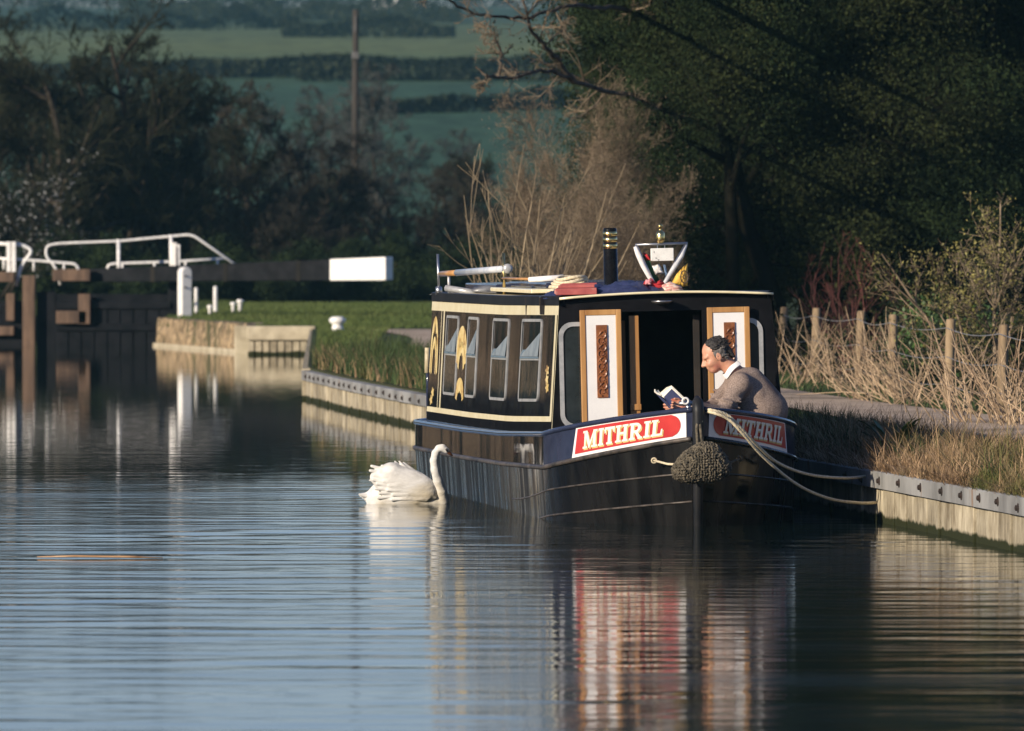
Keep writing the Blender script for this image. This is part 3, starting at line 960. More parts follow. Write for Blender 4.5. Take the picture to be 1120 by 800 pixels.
def build_letters():
    ell_ = lambda cx, cy, rx, ry, a0, a1, n: [(cx + rx * math.cos(a), cy + ry * math.sin(a)) for a in np.linspace(a0, a1, n)]
    def rect(x0, x1, y0, y1): return [(x0, y0), (x1, y0), (x1, y1), (x0, y1)]
    G = {}
    G['I'] = (.46, [rect(.11, .35, 0, 1), rect(0, .46, 0, .12), rect(0, .46, .88, 1)])
    G['T'] = (.84, [rect(.30, .54, 0, 1), rect(.18, .66, 0, .12), rect(0, .84, .86, 1), [(0, .66), (.09, .66), (.14, .9), (0, .9)], [(.75, .66), (.84, .66), (.84, .9), (.70, .9)]])
    G['H'] = (1.0, [rect(.11, .35, 0, 1), rect(.65, .89, 0, 1), rect(.3, .7, .44, .58), rect(0, .46, 0, .12), rect(0, .46, .88, 1), rect(.54, 1, 0, .12), rect(.54, 1, .88, 1)])
    G['L'] = (.80, [rect(.11, .35, 0, 1), rect(0, .46, .88, 1), rect(0, .8, 0, .13), [(.66, .1), (.80, .1), (.80, .40), (.71, .40)]])
    G['M'] = (1.32, [rect(.12, .27, 0, 1), rect(.93, 1.18, 0, 1), rect(0, .42, 0, .12), rect(.80, 1.32, 0, .12), rect(0, .3, .88, 1), rect(1.0, 1.32, .88, 1),
                     [(.12, 1), (.40, 1), (.74, .18), (.60, 0), (.56, 0)], [(.56, 0), (.66, 0), (1.12, 1), (.98, 1), (.62, .22)]])
    bowl = []
    o_, i_ = ell_(.52, .70, .36, .30, math.pi / 2, -math.pi / 2, 9), ell_(.52, .70, .13, .15, math.pi / 2, -math.pi / 2, 9)
    for k in range(8): bowl.append([o_[k], o_[k + 1], i_[k + 1], i_[k]])
    G['R'] = (1.02, [rect(.11, .35, 0, 1), rect(0, .46, 0, .12), rect(0, .2, .88, 1), rect(.2, .52, .85, 1), rect(.3, .52, .40, .55), [(.42, .44), (.66, .44), (.96, .06), (.72, .02)], rect(.68, 1.02, 0, .12)] + bowl)
    return G
GL = build_letters()
def letters(mb, side, s0, s1, v0, v1, off, dx=0.0, dy=0.0, grow=0.0):
    word = 'MITHRIL'
    gap = .075
    tot = sum(GL[c][0] for c in word) + gap * (len(word) - 1) + .18
    x = 0
    ly = 0
    for c in word:
        wd, polys = GL[c]
        for pi, poly in enumerate(polys):
            # subdivide outlines finely enough to follow the plating
            P = []
            for i in range(len(poly)):
                a, b_ = poly[i], poly[(i + 1) % len(poly)]
                m_ = max(1, int(math.hypot(b_[0] - a[0], b_[1] - a[1]) / .25))
                for q in range(m_): P.append((a[0] + (b_[0] - a[0]) * q / m_, a[1] + (b_[1] - a[1]) * q / m_))
            out = []
            for gx, gy in P:
                X = (x + gx + .18 * gy + dx) / tot
                X = s0 + (s1 - s0) * X
                sv = v0 + (v1 - v0) * (gy + dy)
                out.append(cheek(X, sv, side, off + (pi % 9) * .00035))
            mb.add(out, [tuple(range(len(out)))])
        x += wd + gap
whitep = pmat('bow_white_paint', (.78, .78, .78), (.83, .82, .81), scale=4, rough=.28, coat=.3)
letter_w = pmat('cream_letter_paint', (.80, .76, .62), (.84, .80, .70), scale=8, rough=.4)
letter_s = pmat('gold_letter_shading', (.66, .48, .16), (.72, .55, .24), scale=8, rough=.4)
for sd in (-1, 1):
    pb = thing('name_panel', None, None); pb.parent = boat
    mb = MB(); cheek_poly(mb, sd, lambda v: .035, lambda v: PL - .07 + .10 * (1 - v) , .03, .985, .004)
    wp = mb.build('panel_border', whitep, pb)
    mb = MB(); cheek_poly(mb, sd, red_round, lambda v: PL - .10 + .085 * (1 - v), .17, .90, .008, nv=10)
    mb.build('red_panel', red, pb)
    a, b_ = (PL - .16, .24) if sd < 0 else (.20, PL - .14)
    mb = MB(); letters(mb, sd, a, b_, .275, .80, .0105, dx=.05, dy=-.085); mb.build('letter_shading', letter_s, pb)
    mb = MB(); letters(mb, sd, a, b_, .275, .80, .0150); mb.build('lettering', letter_w, pb)

# ---- cabin
def zr(y): return float(np.interp(y, [0, 4, LEN], [1.825, 1.80, 1.795]))
def cab(side, y, v, off=0.0):
    """a point on the cabin side: v 0 at the deck, 1 at the roof edge"""
    a = Vector((side * .958, y, zg(y) + .005)); b_ = Vector((side * .872, y, zr(y)))
    nn = Vector((side * (b_.z - a.z), 0, .086)).normalized()
    return a.lerp(b_, v) + nn * off
YS = list(np.linspace(0, LEN - .22, 20))
cm_ = MB()
for sd in (-1, 1):
    cm_.grid([[cab(sd, y, v) for y in YS] for v in np.linspace(0, 1, 7)])
# rounded rear corners and the rear bulkhead
rear = []
for v in np.linspace(0, 1, 7):
    a = cab(-1, LEN - .22, v)
    row = []
    for q in np.linspace(0, math.pi / 2, 6):
        row.append(Vector((a.x + .22 * (1 - math.cos(q)), LEN - .22 + .22 * math.sin(q), a.z)))
    row += [Vector((-p.x, p.y, p.z)) for p in reversed(row)]
    rear.append(row)
cm_.grid(rear)
cm_.build('cabin_side', gloss, boat, smooth=True)
# front bulkhead, with its doorway
XO0, XO1, ZO = -.415, .30, 1.715
fb = MB()
def fz(x): return zr(0) + .032 * (1 - (x / .872) ** 2)
def fx(z): return .958 + (.872 - .958) * (z - zg(0)) / (zr(0) - zg(0))
def bulk(poly):
    fb.prism([Vector((x, 0.002, z)) for x, z in poly], (0, .035, 0))
bulk([(-fx(.14), .14), (XO0, .14), (XO0, ZO), (-fx(ZO), ZO)])
bulk([(XO1, .14), (fx(.14), .14), (fx(ZO), ZO), (XO1, ZO)])
bulk([(-fx(ZO), ZO), (fx(ZO), ZO), (.872, zr(0))] + [(x, fz(x) - .004) for x in np.linspace(.8, -.8, 9)] + [(-.872, zr(0))])
fb.build('front_bulkhead', pmat('black_bulkhead_paint', (.004, .004, .005), (.008, .008, .010), scale=5, rough=.5, spec=.12), boat)
# roof
rf = MB()
rows = []
for y in [-.06] + YS[1:] + [LEN - .1, LEN]:
    rows.append([Vector((x, y, zr(max(0, y)) + .012 + .038 * (1 - (x / .885) ** 2))) for x in np.linspace(-.885, .885, 13)])
rf.grid(rows)
roofm = pmat('cream_roof_paint', (.50, .46, .36), (.66, .60, .45), scale=3, rough=.6, c3=(.3, .3, .28), c3scale=6, c3pos=(.6, .75))
rf.build('roof', roofm, boat, smooth=True)
fe = MB()
fe.tube([Vector((x, -.065, fz(x) + .010)) for x in np.linspace(-.885, .885, 15)], .011, 6)
fe.build('roof_front_trim', cream, boat, smooth=True)
# black handrail band along the roof edge, bending round at the rear
hb = MB()
for sd in (-1, 1):
    path = [(sd * .888, y) for y in np.linspace(-.05, LEN - .25, 16)] + [(sd * (.888 - .25 * (1 - math.cos(q))), LEN - .25 + .25 * math.sin(q)) for q in np.linspace(.2, math.pi / 2, 7)] + [(0.0, LEN)]
    rows = [[Vector((x, y, zr(max(0, y)) - .045)), Vector((x, y, zr(max(0, y)) + .030)), Vector((x - sd * .03, y - (.0 if y < LEN - .1 else .03), zr(max(0, y)) + .036)), Vector((x - sd * .045, y - (.0 if y < LEN - .1 else .045), zr(max(0, y)) + .03)), Vector((x - sd * .045, y - (.0 if y < LEN - .1 else .045), zr(max(0, y)) - .02))] for x, y in path]
    hb.grid(rows)
hb.build('roof_handrail', pmat('black_rail_paint', (.006, .006, .008), (.014, .014, .017), scale=4, rough=.4, spec=.2), boat)
# cream coach lines
cl = MB()
def strip(side, y0, y1, v0, v1, off=.004, n=16):
    cl.grid([[cab(side, y, v, off) for y in np.linspace(y0, y1, n)] for v in (v0, v1)])
VT0, VT1, VB0, VB1 = .885, .955, .085, .125
for sd in (-1, 1):
    strip(sd, .02, LEN - .22, VT0, VT1)
    strip(sd, .18, LEN - .22, VB0, VB1)
    strip(sd, .10, .22, VB0, VT0, .0045, 3)
    strip(sd, .012, .04, .0, .985, .005, 3)
    strip(sd, 8.36, 8.46, VB0, VT0, .0045, 3)
    strip(sd, 8.60, 8.64, VB0, VT0, .0045, 3)
cl.build('coachline', cream, boat)
sdl = MB()
rr = []
for v in (VT0, VT1):
    a = cab(-1, LEN - .22, v)
    rr.append([Vector((a.x + .222 * (1 - math.cos(q)) - .004, LEN - .22 + .224 * math.sin(q), a.z)) for q in np.linspace(0, 1.2, 6)])
sdl.grid(rr); sdl.build('coachline', cream, boat)
# side windows
def rrect(y0, y1, v0, v1, ry, rv, n=5):
    P = []
    for cy_, cv, a0 in ((y1 - ry, v1 - rv, 0), (y0 + ry, v1 - rv, math.pi / 2), (y0 + ry, v0 + rv, math.pi), (y1 - ry, v0 + rv, 1.5 * math.pi)):
        for q in np.linspace(a0, a0 + math.pi / 2, n): P.append((cy_ + ry * math.cos(q), cv + rv * math.sin(q)))
    return P
curtain = pmat('pale_window_reflector', (.17, .21, .25), (.29, .34, .38), scale=4, rough=.25, spec=.8)
H_ = 1.09
def side_window(side, yc, wd):
    v0, v1 = .235, .855
    y0, y1 = yc - wd / 2, yc + wd / 2
    fw, fv = .028, .021
    A, B_ = rrect(y0, y1, v0, v1, .06, .06), rrect(y0 + fw, y1 - fw, v0 + fv, v1 - fv, .03, .03)
    mb = MB(); n_ = len(A)
    out = [cab(side, y, v, .009) for y, v in A]; inn = [cab(side, y, v, .009) for y, v in B_]
    ob_ = [cab(side, y, v, -.004) for y, v in A]; ib = [cab(side, y, v, .004) for y, v in B_]
    for i in range(n_):
        j = (i + 1) % n_
        mb.add([out[i], out[j], inn[j], inn[i]], [(0, 1, 2, 3)])
        mb.add([out[i], out[j], ob_[j], ob_[i]], [(0, 1, 2, 3)])
        mb.add([inn[i], inn[j], ib[j], ib[i]], [(0, 1, 2, 3)])
    vb = v0 + (v1 - v0) * .52
    for a, b_ in (((y0 + fw, vb - .013), (y1 - fw, vb + .013)),):
        q = [cab(side, y, v, o) for o in (.0055, .0085) for y, v in ((a[0], a[1]), (b_[0], a[1]), (b_[0], b_[1]), (a[0], b_[1]))]
        mb.hexa(q)
    fr_ = mb.build('window', alu, boat)
    mb = MB()
    mb.add([cab(side, y, v, .006) for y, v in ((y0 + fw, v0 + fv), (y1 - fw, v0 + fv), (y1 - fw, vb), (y0 + fw, vb))], [(0, 1, 2, 3)])
    mb.build('pane', glass_d, fr_)
    mb = MB()
    mb.add([cab(side, y, v, o) for y, v, o in ((y0 + fw, vb, .016), (y1 - fw, vb, .016), (y1 - fw, v1 - fv, -.05), (y0 + fw, v1 - fv, -.05))], [(0, 1, 2, 3)])
    mb.build('hopper_pane', glass_d, fr_)
    mb = MB()
    vm_ = vb + (v1 - vb) * (.30 + .16 * math.sin(yc * 2.3) ** 2)
    mb.add([cab(side, y, v, .018 if k < 2 else .004) for k, (y, v) in enumerate(((y1 - fw - .05, vb + .015), (y0 + fw + .02, vb + .015), (y0 + fw + .02, vm_ + .08), (y1 - fw - .05, vb + .03)))], [(0, 1, 2, 3)])
    mb.build('vent_flap', curtain, fr_)
for sd in (-1, 1):
    for yc, wd in ((1.78, 1.35), (3.98, 1.15), (6.08, .75), (7.72, .95)):
        side_window(sd, yc, wd)
# painted scrolls on the sides, each a flourish of its own
def ring_arch(side, yc, w_o, vb_, vt, th, off=.0045):
    A = [(yc + w_o * math.cos(q), vb_ + (vt - vb_) * math.sin(q) ** .8) for q in np.linspace(0, math.pi, 21)]
    Bq = [(yc + (w_o - th) * math.cos(q), vb_ - .02 + (vt - vb_ - th * .75) * math.sin(q) ** .9 * (1 + .10 * math.sin(q * 9))) for q in np.linspace(0, math.pi, 21)]
    MB().grid([[cab(side, y, v, off) for y, v in A], [cab(side, y, v, off) for y, v in Bq]]).build('painted_scroll', yellow, boat)
for sd in (-1, 1):
    ring_arch(sd, 6.88, .42, .50, .78, .17)
    ring_arch(sd, 6.88, .26, .46, .66, .10)
    ring_arch(sd, 6.88, .32, .22, .38, .12)
    ring_arch(sd, 9.1, .32, .40, .84, .09)
    ring_arch(sd, 9.1, .20, .40, .68, .07)
    for yy, vv in ((.55, .47), (.55, .40), (.50, .34), (9.05, .24), (9.15, .18)):
        P = [(yy + .10 * math.cos(q) * (1 + .3 * math.cos(5 * q)), vv + .035 * math.sin(q) * (1 + .3 * math.cos(5 * q))) for q in np.linspace(0, 2 * math.pi, 21)[:-1]]
        MB().add([cab(sd, yy, vv, .0052)] + [cab(sd, y, v, .0052) for y, v in P], [(0, i + 1, (i + 1) % 20 + 1) for i in range(20)]).build('painted_flower', yellow, boat)
# front windows either side of the doorway, silver framed
def front_window(x0, x1, z0, z1):
    A = rrect(x0, x1, z0, z1, .11, .11, 7); B_ = rrect(x0 + .035, x1 - .035, z0 + .035, z1 - .035, .085, .085, 7)
    mb = MB(); n_ = len(A)
    for i in range(n_):
        j = (i + 1) % n_
        mb.add([Vector((A[i][0], -.014, A[i][1])), Vector((A[j][0], -.014, A[j][1])), Vector((B_[j][0], -.014, B_[j][1])), Vector((B_[i][0], -.014, B_[i][1])),
                Vector((A[i][0], .002, A[i][1])), Vector((A[j][0], .002, A[j][1])), Vector((B_[j][0], -.001, B_[j][1])), Vector((B_[i][0], -.001, B_[i][1]))], [(0, 1, 2, 3), (0, 1, 5, 4), (3, 2, 6, 7)])
    f_ = mb.build('front_window', alu, boat)
    MB().add([Vector((x, -.002, z)) for x, z in B_], [tuple(range(n_))]).build('pane', glass_d, f_)
front_window(-.89, -.46, .77, 1.64)
front_window(.42, .80, .80, 1.64)
# doors folded back against the bulkhead
def make_door(x0, x1, z0, z1, y=-.05):
    fw = .045
    dr = thing('cabin_door', None, None); dr.parent = boat
    mb = MB()
    for bx in (((x0 + fw / 2), (z0 + z1) / 2, fw, z1 - z0), ((x1 - fw / 2), (z0 + z1) / 2, fw, z1 - z0), ((x0 + x1) / 2, z1 - fw / 2, x1 - x0 - 2 * fw, fw), ((x0 + x1) / 2, z0 + fw / 2, x1 - x0 - 2 * fw, fw)):
        mb.box((bx[0], y, bx[1]), (bx[2], .036, bx[3]))
    mb.build('door_frame', wood, dr, bevel=.005)
    MB().box(((x0 + x1) / 2, y + .003, (z0 + z1) / 2), (x1 - x0 - 2 * fw - .002, .026, z1 - z0 - 2 * fw - .002)).build('door_panel', doorw, dr)
    xc = (x0 + x1) / 2 + .005
    c0, c1 = z1 - .72, z1 - .125
    cvb = MB().box((xc, y - .014, (c0 + c1) / 2), (.09, .016, c1 - c0))
    z = c0 + .05; k = 0
    while z < c1 - .03:
        sg = 1 if k % 2 else -1
        sp_ = [Vector((xc + sg * (.004 + .030 * math.cos(a) * (1 - a / 9)), y - .024, z + .030 * math.sin(a) * (1 - a / 9))) for a in np.linspace(-1.5, 5.2, 16)]
        cvb.tube(sp_, np.linspace(.009, .004, 16), 5)
        cvb.tube([Vector((xc - sg * .036, y - .023, z - .02)), Vector((xc + sg * .0, y - .026, z + .022)), Vector((xc + sg * .036, y - .023, z + .034))], [.003, .008, .003], 5)
        z += .052; k += 1
    cvb.build('carving', carvm, dr, bevel=.0)
a, b_ = BL(633.8, 339.5, -.05), BL(679, 339.5, -.05)
make_door(a.x, b_.x, .40, a.z)
a, b_ = BL(773, 336.5, -.05), BL(819.5, 336.5, -.05)
make_door(a.x, b_.x, .40, a.z)
# inside the doorway: timber linings, a dark cabin beyond
for x0_, wd, yy, zt in ((-.355, .07, .16, 1.64), (-.262, .080, .045, 1.68)):
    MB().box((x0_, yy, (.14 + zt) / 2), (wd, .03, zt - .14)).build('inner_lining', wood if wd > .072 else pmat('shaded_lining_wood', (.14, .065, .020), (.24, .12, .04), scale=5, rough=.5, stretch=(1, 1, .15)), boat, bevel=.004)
MB().box((-.262, .022, .93), (.092, .014, .05)).build('lining_rail', wood, boat, bevel=.004)
MB().box((.27, .16, .9), (.05, .03, 1.55)).build('inner_lining', dark_in, boat)
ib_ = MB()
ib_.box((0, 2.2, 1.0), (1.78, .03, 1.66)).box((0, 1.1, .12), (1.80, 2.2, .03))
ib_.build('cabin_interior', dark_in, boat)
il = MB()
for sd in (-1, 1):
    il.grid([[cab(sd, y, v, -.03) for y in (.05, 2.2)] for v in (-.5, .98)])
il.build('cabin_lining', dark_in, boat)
lamp_ = MB().lathe([(.09, 0), (.085, -.012), (.05, -.028), (.01, -.032)], BL(724, 329, -.075), 16)
lamp_.v = [(p[0], p[1] , p[2]) for p in lamp_.v]
lamp_.build('front_vent', chrome, boat, smooth=True)
# chimney with three brass bands
cb = BL(668.5, 318, 1.4)
cz1 = BL(668.5, 249.5, 1.4).z
cx, cyy, cz0 = cb.x, 1.4, zr(1.4) + .06
chm = MB().lathe([(.085, 0), (.085, .03), (.060, .045), (.0565, cz1 - cz0 - .01), (.050, cz1 - cz0), (.045, cz1 - cz0 - .06)], (cx, cyy, cz0), 24).build('chimney', pmat('chimney_black_enamel', (.004, .004, .004), (.008, .008, .008), scale=8, rough=.25, spec=.2), boat, smooth=True)
for py in (256, 262.5, 269.5):
    z_ = BL(668.5, py, 1.4).z
    MB().lathe([(.0570, -.020), (.0600, -.018), (.0605, .0), (.0600, .018), (.0570, .020)], (cx, cyy, z_), 24).build('brass_band', brass, chm, smooth=True)
# hatches, aerial and roof gear that is fixed
def roofz(x, y): return zr(y) + .012 + .038 * (1 - (x / .885) ** 2)
MB().box((-.22, 4.6, roofz(-.2, 4.6) + .025), (1.02, 3.0, .035)).build('hatch_coaming', cream, boat, bevel=.008)
MB().box((-.12, 4.7, roofz(-.1, 4.6) + .066), (.90, 2.7, .045)).build('roof_hatch', navy, boat, bevel=.012)
MB().box((-.38, 7.2, roofz(-.38, 7.2) + .035), (.62, 2.4, .08)).build('roof_hatch', navy, boat, bevel=.012)
a = BL(480, 322, 9.0); b_ = BL(478.8, 278, 9.0)
ar = MB().tube([Vector((a.x, 9.0, roofz(a.x, 9.0) - .01)), Vector((b_.x, 9.0, b_.z))], .012, 6).lathe([(.035, 0), (.03, .07), (.012, .08)], (a.x, 9.0, roofz(a.x, 9.0)), 10).build('aerial', chrome, boat, smooth=True)
a = BL(501, 320, 8.0)
MB().tube([Vector((a.x - .10, 8.1, a.z + .04)), Vector((a.x + .17, 7.9, a.z - .01))], .03, 8).build('roof_vent', alu, boat, smooth=True)
a = cab(-1, .98, .955, .02)
MB().box((a.x - .005, .98, a.z + .0), (.035, .06, .15)).build('hand_grip_bracket', gloss, boat, bevel=.006)
# stern gear seen past the cabin: tiller post with a striped bar
a = BL(467, 408, 10.3); b_ = BL(467.5, 384, 10.3)
sg_ = MB().tube([Vector((a.x, 10.3, zg(10.3))), Vector((b_.x, 10.3, b_.z))], .016, 8)
_tp = sg_.build('tiller_post', navy, boat, smooth=True)
MB().tube([Vector((a.x, 10.3, a.z)), Vector((b_.x, 10.3, b_.z + .03))], .024, 8).build('tiller_sleeve', pmat('worn_cream_post', (.40, .34, .22), (.6, .52, .34), scale=9, rough=.5), _tp, smooth=True)
MB().box((-.50, 10.0, 1.0), (.10, .3, .6)).build('stern_door', navy, boat, bevel=.01)

# ---- what lies on or hangs from the boat
def on_boat(o, p, rz=0):
    """stands a thing at boat coordinates p, turned with the boat"""
    o.matrix_world = BM @ Matrix.Translation(p) @ Matrix.Rotation(rz, 4, 'Z')
    return o
# rope fender at the bow
fc = BL(767.5, 508, -1.93)
fm = pmat('tarred_rope', (.030, .026, .018), (.145, .122, .085), scale=26, rough=.95, bump=.004, bscale=60)
fnd = MB()
rs = random.Random(8)
base_prims = [ell((0, 0, 0), (.185, .135, .135)), ell((-.10, 0, -.05), (.14, .11, .085)), ell((.04, .0, .06), (.12, .11, .11)), ell((.1, .0, -.03), (.13, .12, .10))]
V0, F0 = sdf_mesh(base_prims, .022, .05)
for q in F0:
    c_ = V0[q].mean(0)
    nn = np.cross(V0[q[1]] - V0[q[0]], V0[q[2]] - V0[q[0]]); nn /= np.linalg.norm(nn) + 1e-9
    if nn @ c_ < 0: nn = -nn
    N_ = Vector(nn); tt = N_.orthogonal().normalized(); tt = Matrix.Rotation(rs.uniform(0, 3.1), 3, N_) @ tt
    C_ = Vector(c_) + Vector((rs.uniform(-.005, .005), rs.uniform(-.005, .005), rs.uniform(-.005, .005)))
    fnd.tube([C_ - tt * .015 - N_ * .006, C_ - tt * .006 + N_ * .007, C_ + tt * .006 + N_ * .007, C_ + tt * .015 - N_ * .006], [.004, .0085, .0085, .004], 5, cap=False)
fe_t = thing('bow_fender', 'bulky knotted dark rope fender hung under the stem of the narrowboat', 'fender')
fnd.build('rope_knots', fm, fe_t, smooth=True, fix=False)
np_obj('rope_core', V0 * .96, F0, fm, fe_t, smooth=True)
hang = MB()
for k in range(2):
    hang.tube([Vector((-.02 + .04 * k, .05, .12)), Vector((-.015 + .03 * k, .13, .28)), Vector((0.01 * k, .17, .40))], .012, 6)
hang.build('hanging_rope', fm, fe_t, smooth=True)
for px, py, sd in ((715.5, 504, -1), (809, 502, 1)):
    t_att = BL(px, py, -1.56) - fc
    st0 = Vector((sd * .16, .02, .0))
    t_att = Vector((t_att.x, t_att.y, t_att.z))
    mb = MB().tube([st0, st0.lerp(t_att, .5) + Vector((0, 0, -.012)), t_att], .010, 6)
    mb.tube([t_att + Vector((.02 * math.cos(a), 0, .02 * math.sin(a))) for a in np.linspace(0, 6.28, 10, endpoint=False)], .007, 5, closed=True)
    mb.build('side_stay', rope_m if sd < 0 else fm, fe_t, smooth=True)
on_boat(fe_t, fc)
# the two mooring ropes
def rope(name, pix, lab, r=.0125):
    P = [W(*p) for p in pix]
    out = []
    for i in range(len(P) - 1):
        p0, p1, p2, p3 = P[max(0, i - 1)], P[i], P[i + 1], P[min(len(P) - 1, i + 2)]
        for k in range(10):
            u = k / 10
            out.append(.5 * ((2 * p1) + (p2 - p0) * u + (2 * p0 - 5 * p1 + 4 * p2 - p3) * u * u + (3 * p1 - p0 - 3 * p2 + p3) * u ** 3))
    out.append(P[-1])
    o = MB()
    c_ = P[0]
    o.tube([p - c_ for p in out], r, 7)
    # the lay of the rope: strands twisting round the core
    for ph in (0, 2.1, 4.2):
        st = []
        acc_ = 0
        for i, p in enumerate(out):
            if i: acc_ += (p - out[i - 1]).length
            tdir = (out[min(i + 1, len(out) - 1)] - out[max(0, i - 1)]).normalized()
            u_ = tdir.orthogonal().normalized(); v_ = tdir.cross(u_)
            a = acc_ * 60 + ph
            st.append(p - c_ + (u_ * math.cos(a) + v_ * math.sin(a)) * r * .55)
        o.tube(st, r * .6, 5)
    ob_ = o.build(name, rope_m, smooth=True, fix=False)
    ob_.location = c_
    return tag(ob_, lab, 'rope', 'mooring ropes from the bow to the bank')
rope('mooring_rope', [(764, 447, 68.33), (779, 449, 68.25), (795, 454, 68.3), (808, 466, 68.35), (826, 485, 68.5), (850, 506, 68.8), (884, 519, 69.2), (925, 523, 69.6), (957, 520, 69.95), (974, 520, 70.2)], 'upper cream mooring rope crossing the shaded bow panel to the bank top')
rope('mooring_rope', [(764, 449, 68.36), (781, 452, 68.22), (797, 459, 68.25), (812, 474, 68.3), (835, 500, 68.5), (870, 529, 68.8), (905, 545, 69.1), (940, 550.5, 69.4), (962, 549.5, 69.62), (972, 548, 69.72)], 'lower cream mooring rope sagging to an iron ring on the bank waling')

# roof clutter
def boat_px(px, py, yl): return BL(px, py, yl)
# folded V-shaped frame with lamp, plate and flags
vf = thing('signal_mast', 'V-shaped mast frame with brass lamp on the cabin roof front', 'mast')
vb = BL(720.5, 317, .35); vb.z = roofz(vb.x, .35)
def V(px, py, yl=.35): return BL(px, py, yl) - vb
MB().tube([V(718, 316), V(695.5, 268)], [.012, .012], 8).tube([V(722, 316), V(751, 266)], [.012, .012], 8).build('mast_arm', chrome, vf, smooth=True)
MB().tube([V(695, 268), V(752, 266.2)], .010, 8).build('cross_bar', chrome, vf, smooth=True)
c_ = V(722.5, 263.5)
MB().lathe([(.02, -.02), (.034, 0), (.036, .01), (.036, .06), (.03, .07), (.012, .085), (.010, .10), (.020, .115), (.018, .13), (.005, .14)], c_, 16).build('brass_lamp', brass, vf, smooth=True)
c_ = V(723.8, 278.6)
mb = MB().box(c_ + Vector((0, -.02, 0)), (.19, .02, .105))
mb.build('number_plate', pmat('silver_plate', (.66, .66, .63), (.80, .80, .77), scale=10, rough=.35, metal=.0, c3=(.30, .30, .30), c3scale=25, c3pos=(.58, .66)), vf, bevel=.004)
MB().tube([V(719, 267.2), V(719, 273)], .004, 5).tube([V(727, 267), V(727, 273)], .004, 5).build('plate_hook', chrome, vf)
# rolled white flags bound along the arms
fw_ = pmat('white_flag_cloth', (.66, .64, .62), (.80, .78, .76), scale=16, rough=.8, bump=.004)
fg_ = pmat('grey_flag_cloth', (.40, .42, .46), (.60, .62, .64), scale=14, rough=.8, bump=.004)
fr_ = pmat('red_flag_cloth', (.50, .02, .03), (.62, .05, .05), scale=10, rough=.8, bump=.004)
fgr = pmat('green_flag_cloth', (.02, .09, .035), (.04, .13, .05), scale=10, rough=.8)
fy = pmat('yellow_flag_cloth', (.62, .36, .05), (.76, .50, .10), scale=10, rough=.8, bump=.003)
fb_ = pmat('blue_flag_cloth', (.10, .18, .30), (.18, .26, .38), scale=10, rough=.8)
MB().tube([V(694.5, 270), V(698, 278), V(703.5, 291), V(711, 304), V(718, 315)], [.014, .024, .022, .021, .015], 9).build('rolled_flag', fw_, vf, smooth=True)
MB().tube([V(750.5, 268), V(745.5, 280), V(737, 293), V(728, 308), V(723, 315)], [.012, .020, .022, .019, .012], 9).build('rolled_flag', fg_, vf, smooth=True)
on_boat(vf, vb)
# flags hanging in the frame
def cloth(name, pix, yl, mat, lab, cat='flag', thick=.012, group=None, sag=.015):
    P = [BL(px, py, yl) for px, py in pix]
    c_ = sum(P, Vector()) / len(P); c_.z = min(p.z for p in P)
    mb = MB()
    m_ = sum(P, Vector()) / len(P)
    mid_f = m_ - c_ + Vector((0, -sag, 0)); mid_b = m_ - c_ + Vector((0, thick, 0))
    ring_ = []
    for i in range(len(P)):
        a, b_ = P[i] - c_, P[(i + 1) % len(P)] - c_
        for k in range(3):
            u = k / 3
            ring_.append(a.lerp(b_, u) + Vector((0, .014 * math.sin(i * 2.1 + k * 2.2), 0)))
    n_ = len(ring_)
    inn = [mid_f.lerp(p + Vector((0, -.01 + .012 * math.sin(i * 1.7), 0)), .55) for i, p in enumerate(ring_)]
    vs = [mid_f] + inn + ring_ + [mid_b]
    fs = []
    for i in range(n_):
        j = (i + 1) % n_
        fs += [(0, 1 + i, 1 + j), (1 + i, 1 + n_ + i, 1 + n_ + j, 1 + j), (1 + n_ + j, 1 + n_ + i, 1 + 2 * n_)]
    mb.add(vs, fs)
    o = mb.build(name, mat, smooth=True)
    on_boat(o, c_)
    return tag(o, lab, cat, group)
cloth('folded_flag', [(704, 277), (711, 282), (711, 287), (716, 297), (722, 308), (717, 312), (708, 298), (702, 287)], .40, fgr, 'dark green folded flag hanging inside the V-shaped mast')
cloth('folded_flag', [(703, 276), (709, 279), (713, 286), (707, 285)], .385, fr_, 'small bright red flag fold at upper left inside the V-shaped mast')
cloth('folded_flag', [(713, 291), (721, 289), (726, 299), (717, 301)], .37, fw_, 'small white flag fold in the middle of the V-shaped mast')
cloth('folded_flag', [(725, 289), (728, 290), (731, 303), (728, 304)], .37, fb_, 'narrow pale blue flag strip inside the V-shaped mast')
cloth('folded_flag', [(705, 308), (712, 304), (717, 309), (723, 306), (727, 310), (729, 318), (716, 321), (709, 319), (703, 312)], .25, fr_, 'crumpled red and pink cloth heaped at the foot of the V-shaped mast', 'cloth', .05, sag=.04)
cloth('folded_flag', [(706, 306), (713, 305), (712, 312), (705, 312)], .20, pmat('pink_cloth', (.62, .22, .25), (.76, .40, .40), scale=12, rough=.8), 'pale pink cloth corner left of the V-shaped mast foot', 'cloth', .03)
cloth('folded_flag', [(724, 312), (733, 308), (745, 313), (748, 318), (733, 321), (722, 320)], .22, pmat('striped_cloth', (.74, .66, .56), (.52, .18, .16), scale=22, rough=.8, stretch=(1, 1, 3)), 'cream and red cloth lying right of the V-shaped mast foot', 'cloth', .04)
pen = cloth('pennant', [(740, 300), (746, 293), (752, 288), (752, 313), (744, 314), (733, 312)], .33, fy, 'golden yellow pennant with dark ship wheel emblem on the cabin roof', 'pennant')
wc = BL(748.5, 303, .27)
pm_ = MB()
rad = .05
pc = BM @ wc
Mi = pen.matrix_world.inverted()
def pl_(a, r_): 
    return Mi @ (BM @ (wc + Vector((r_ * .62 * math.cos(a), 0, r_ * math.sin(a)))))
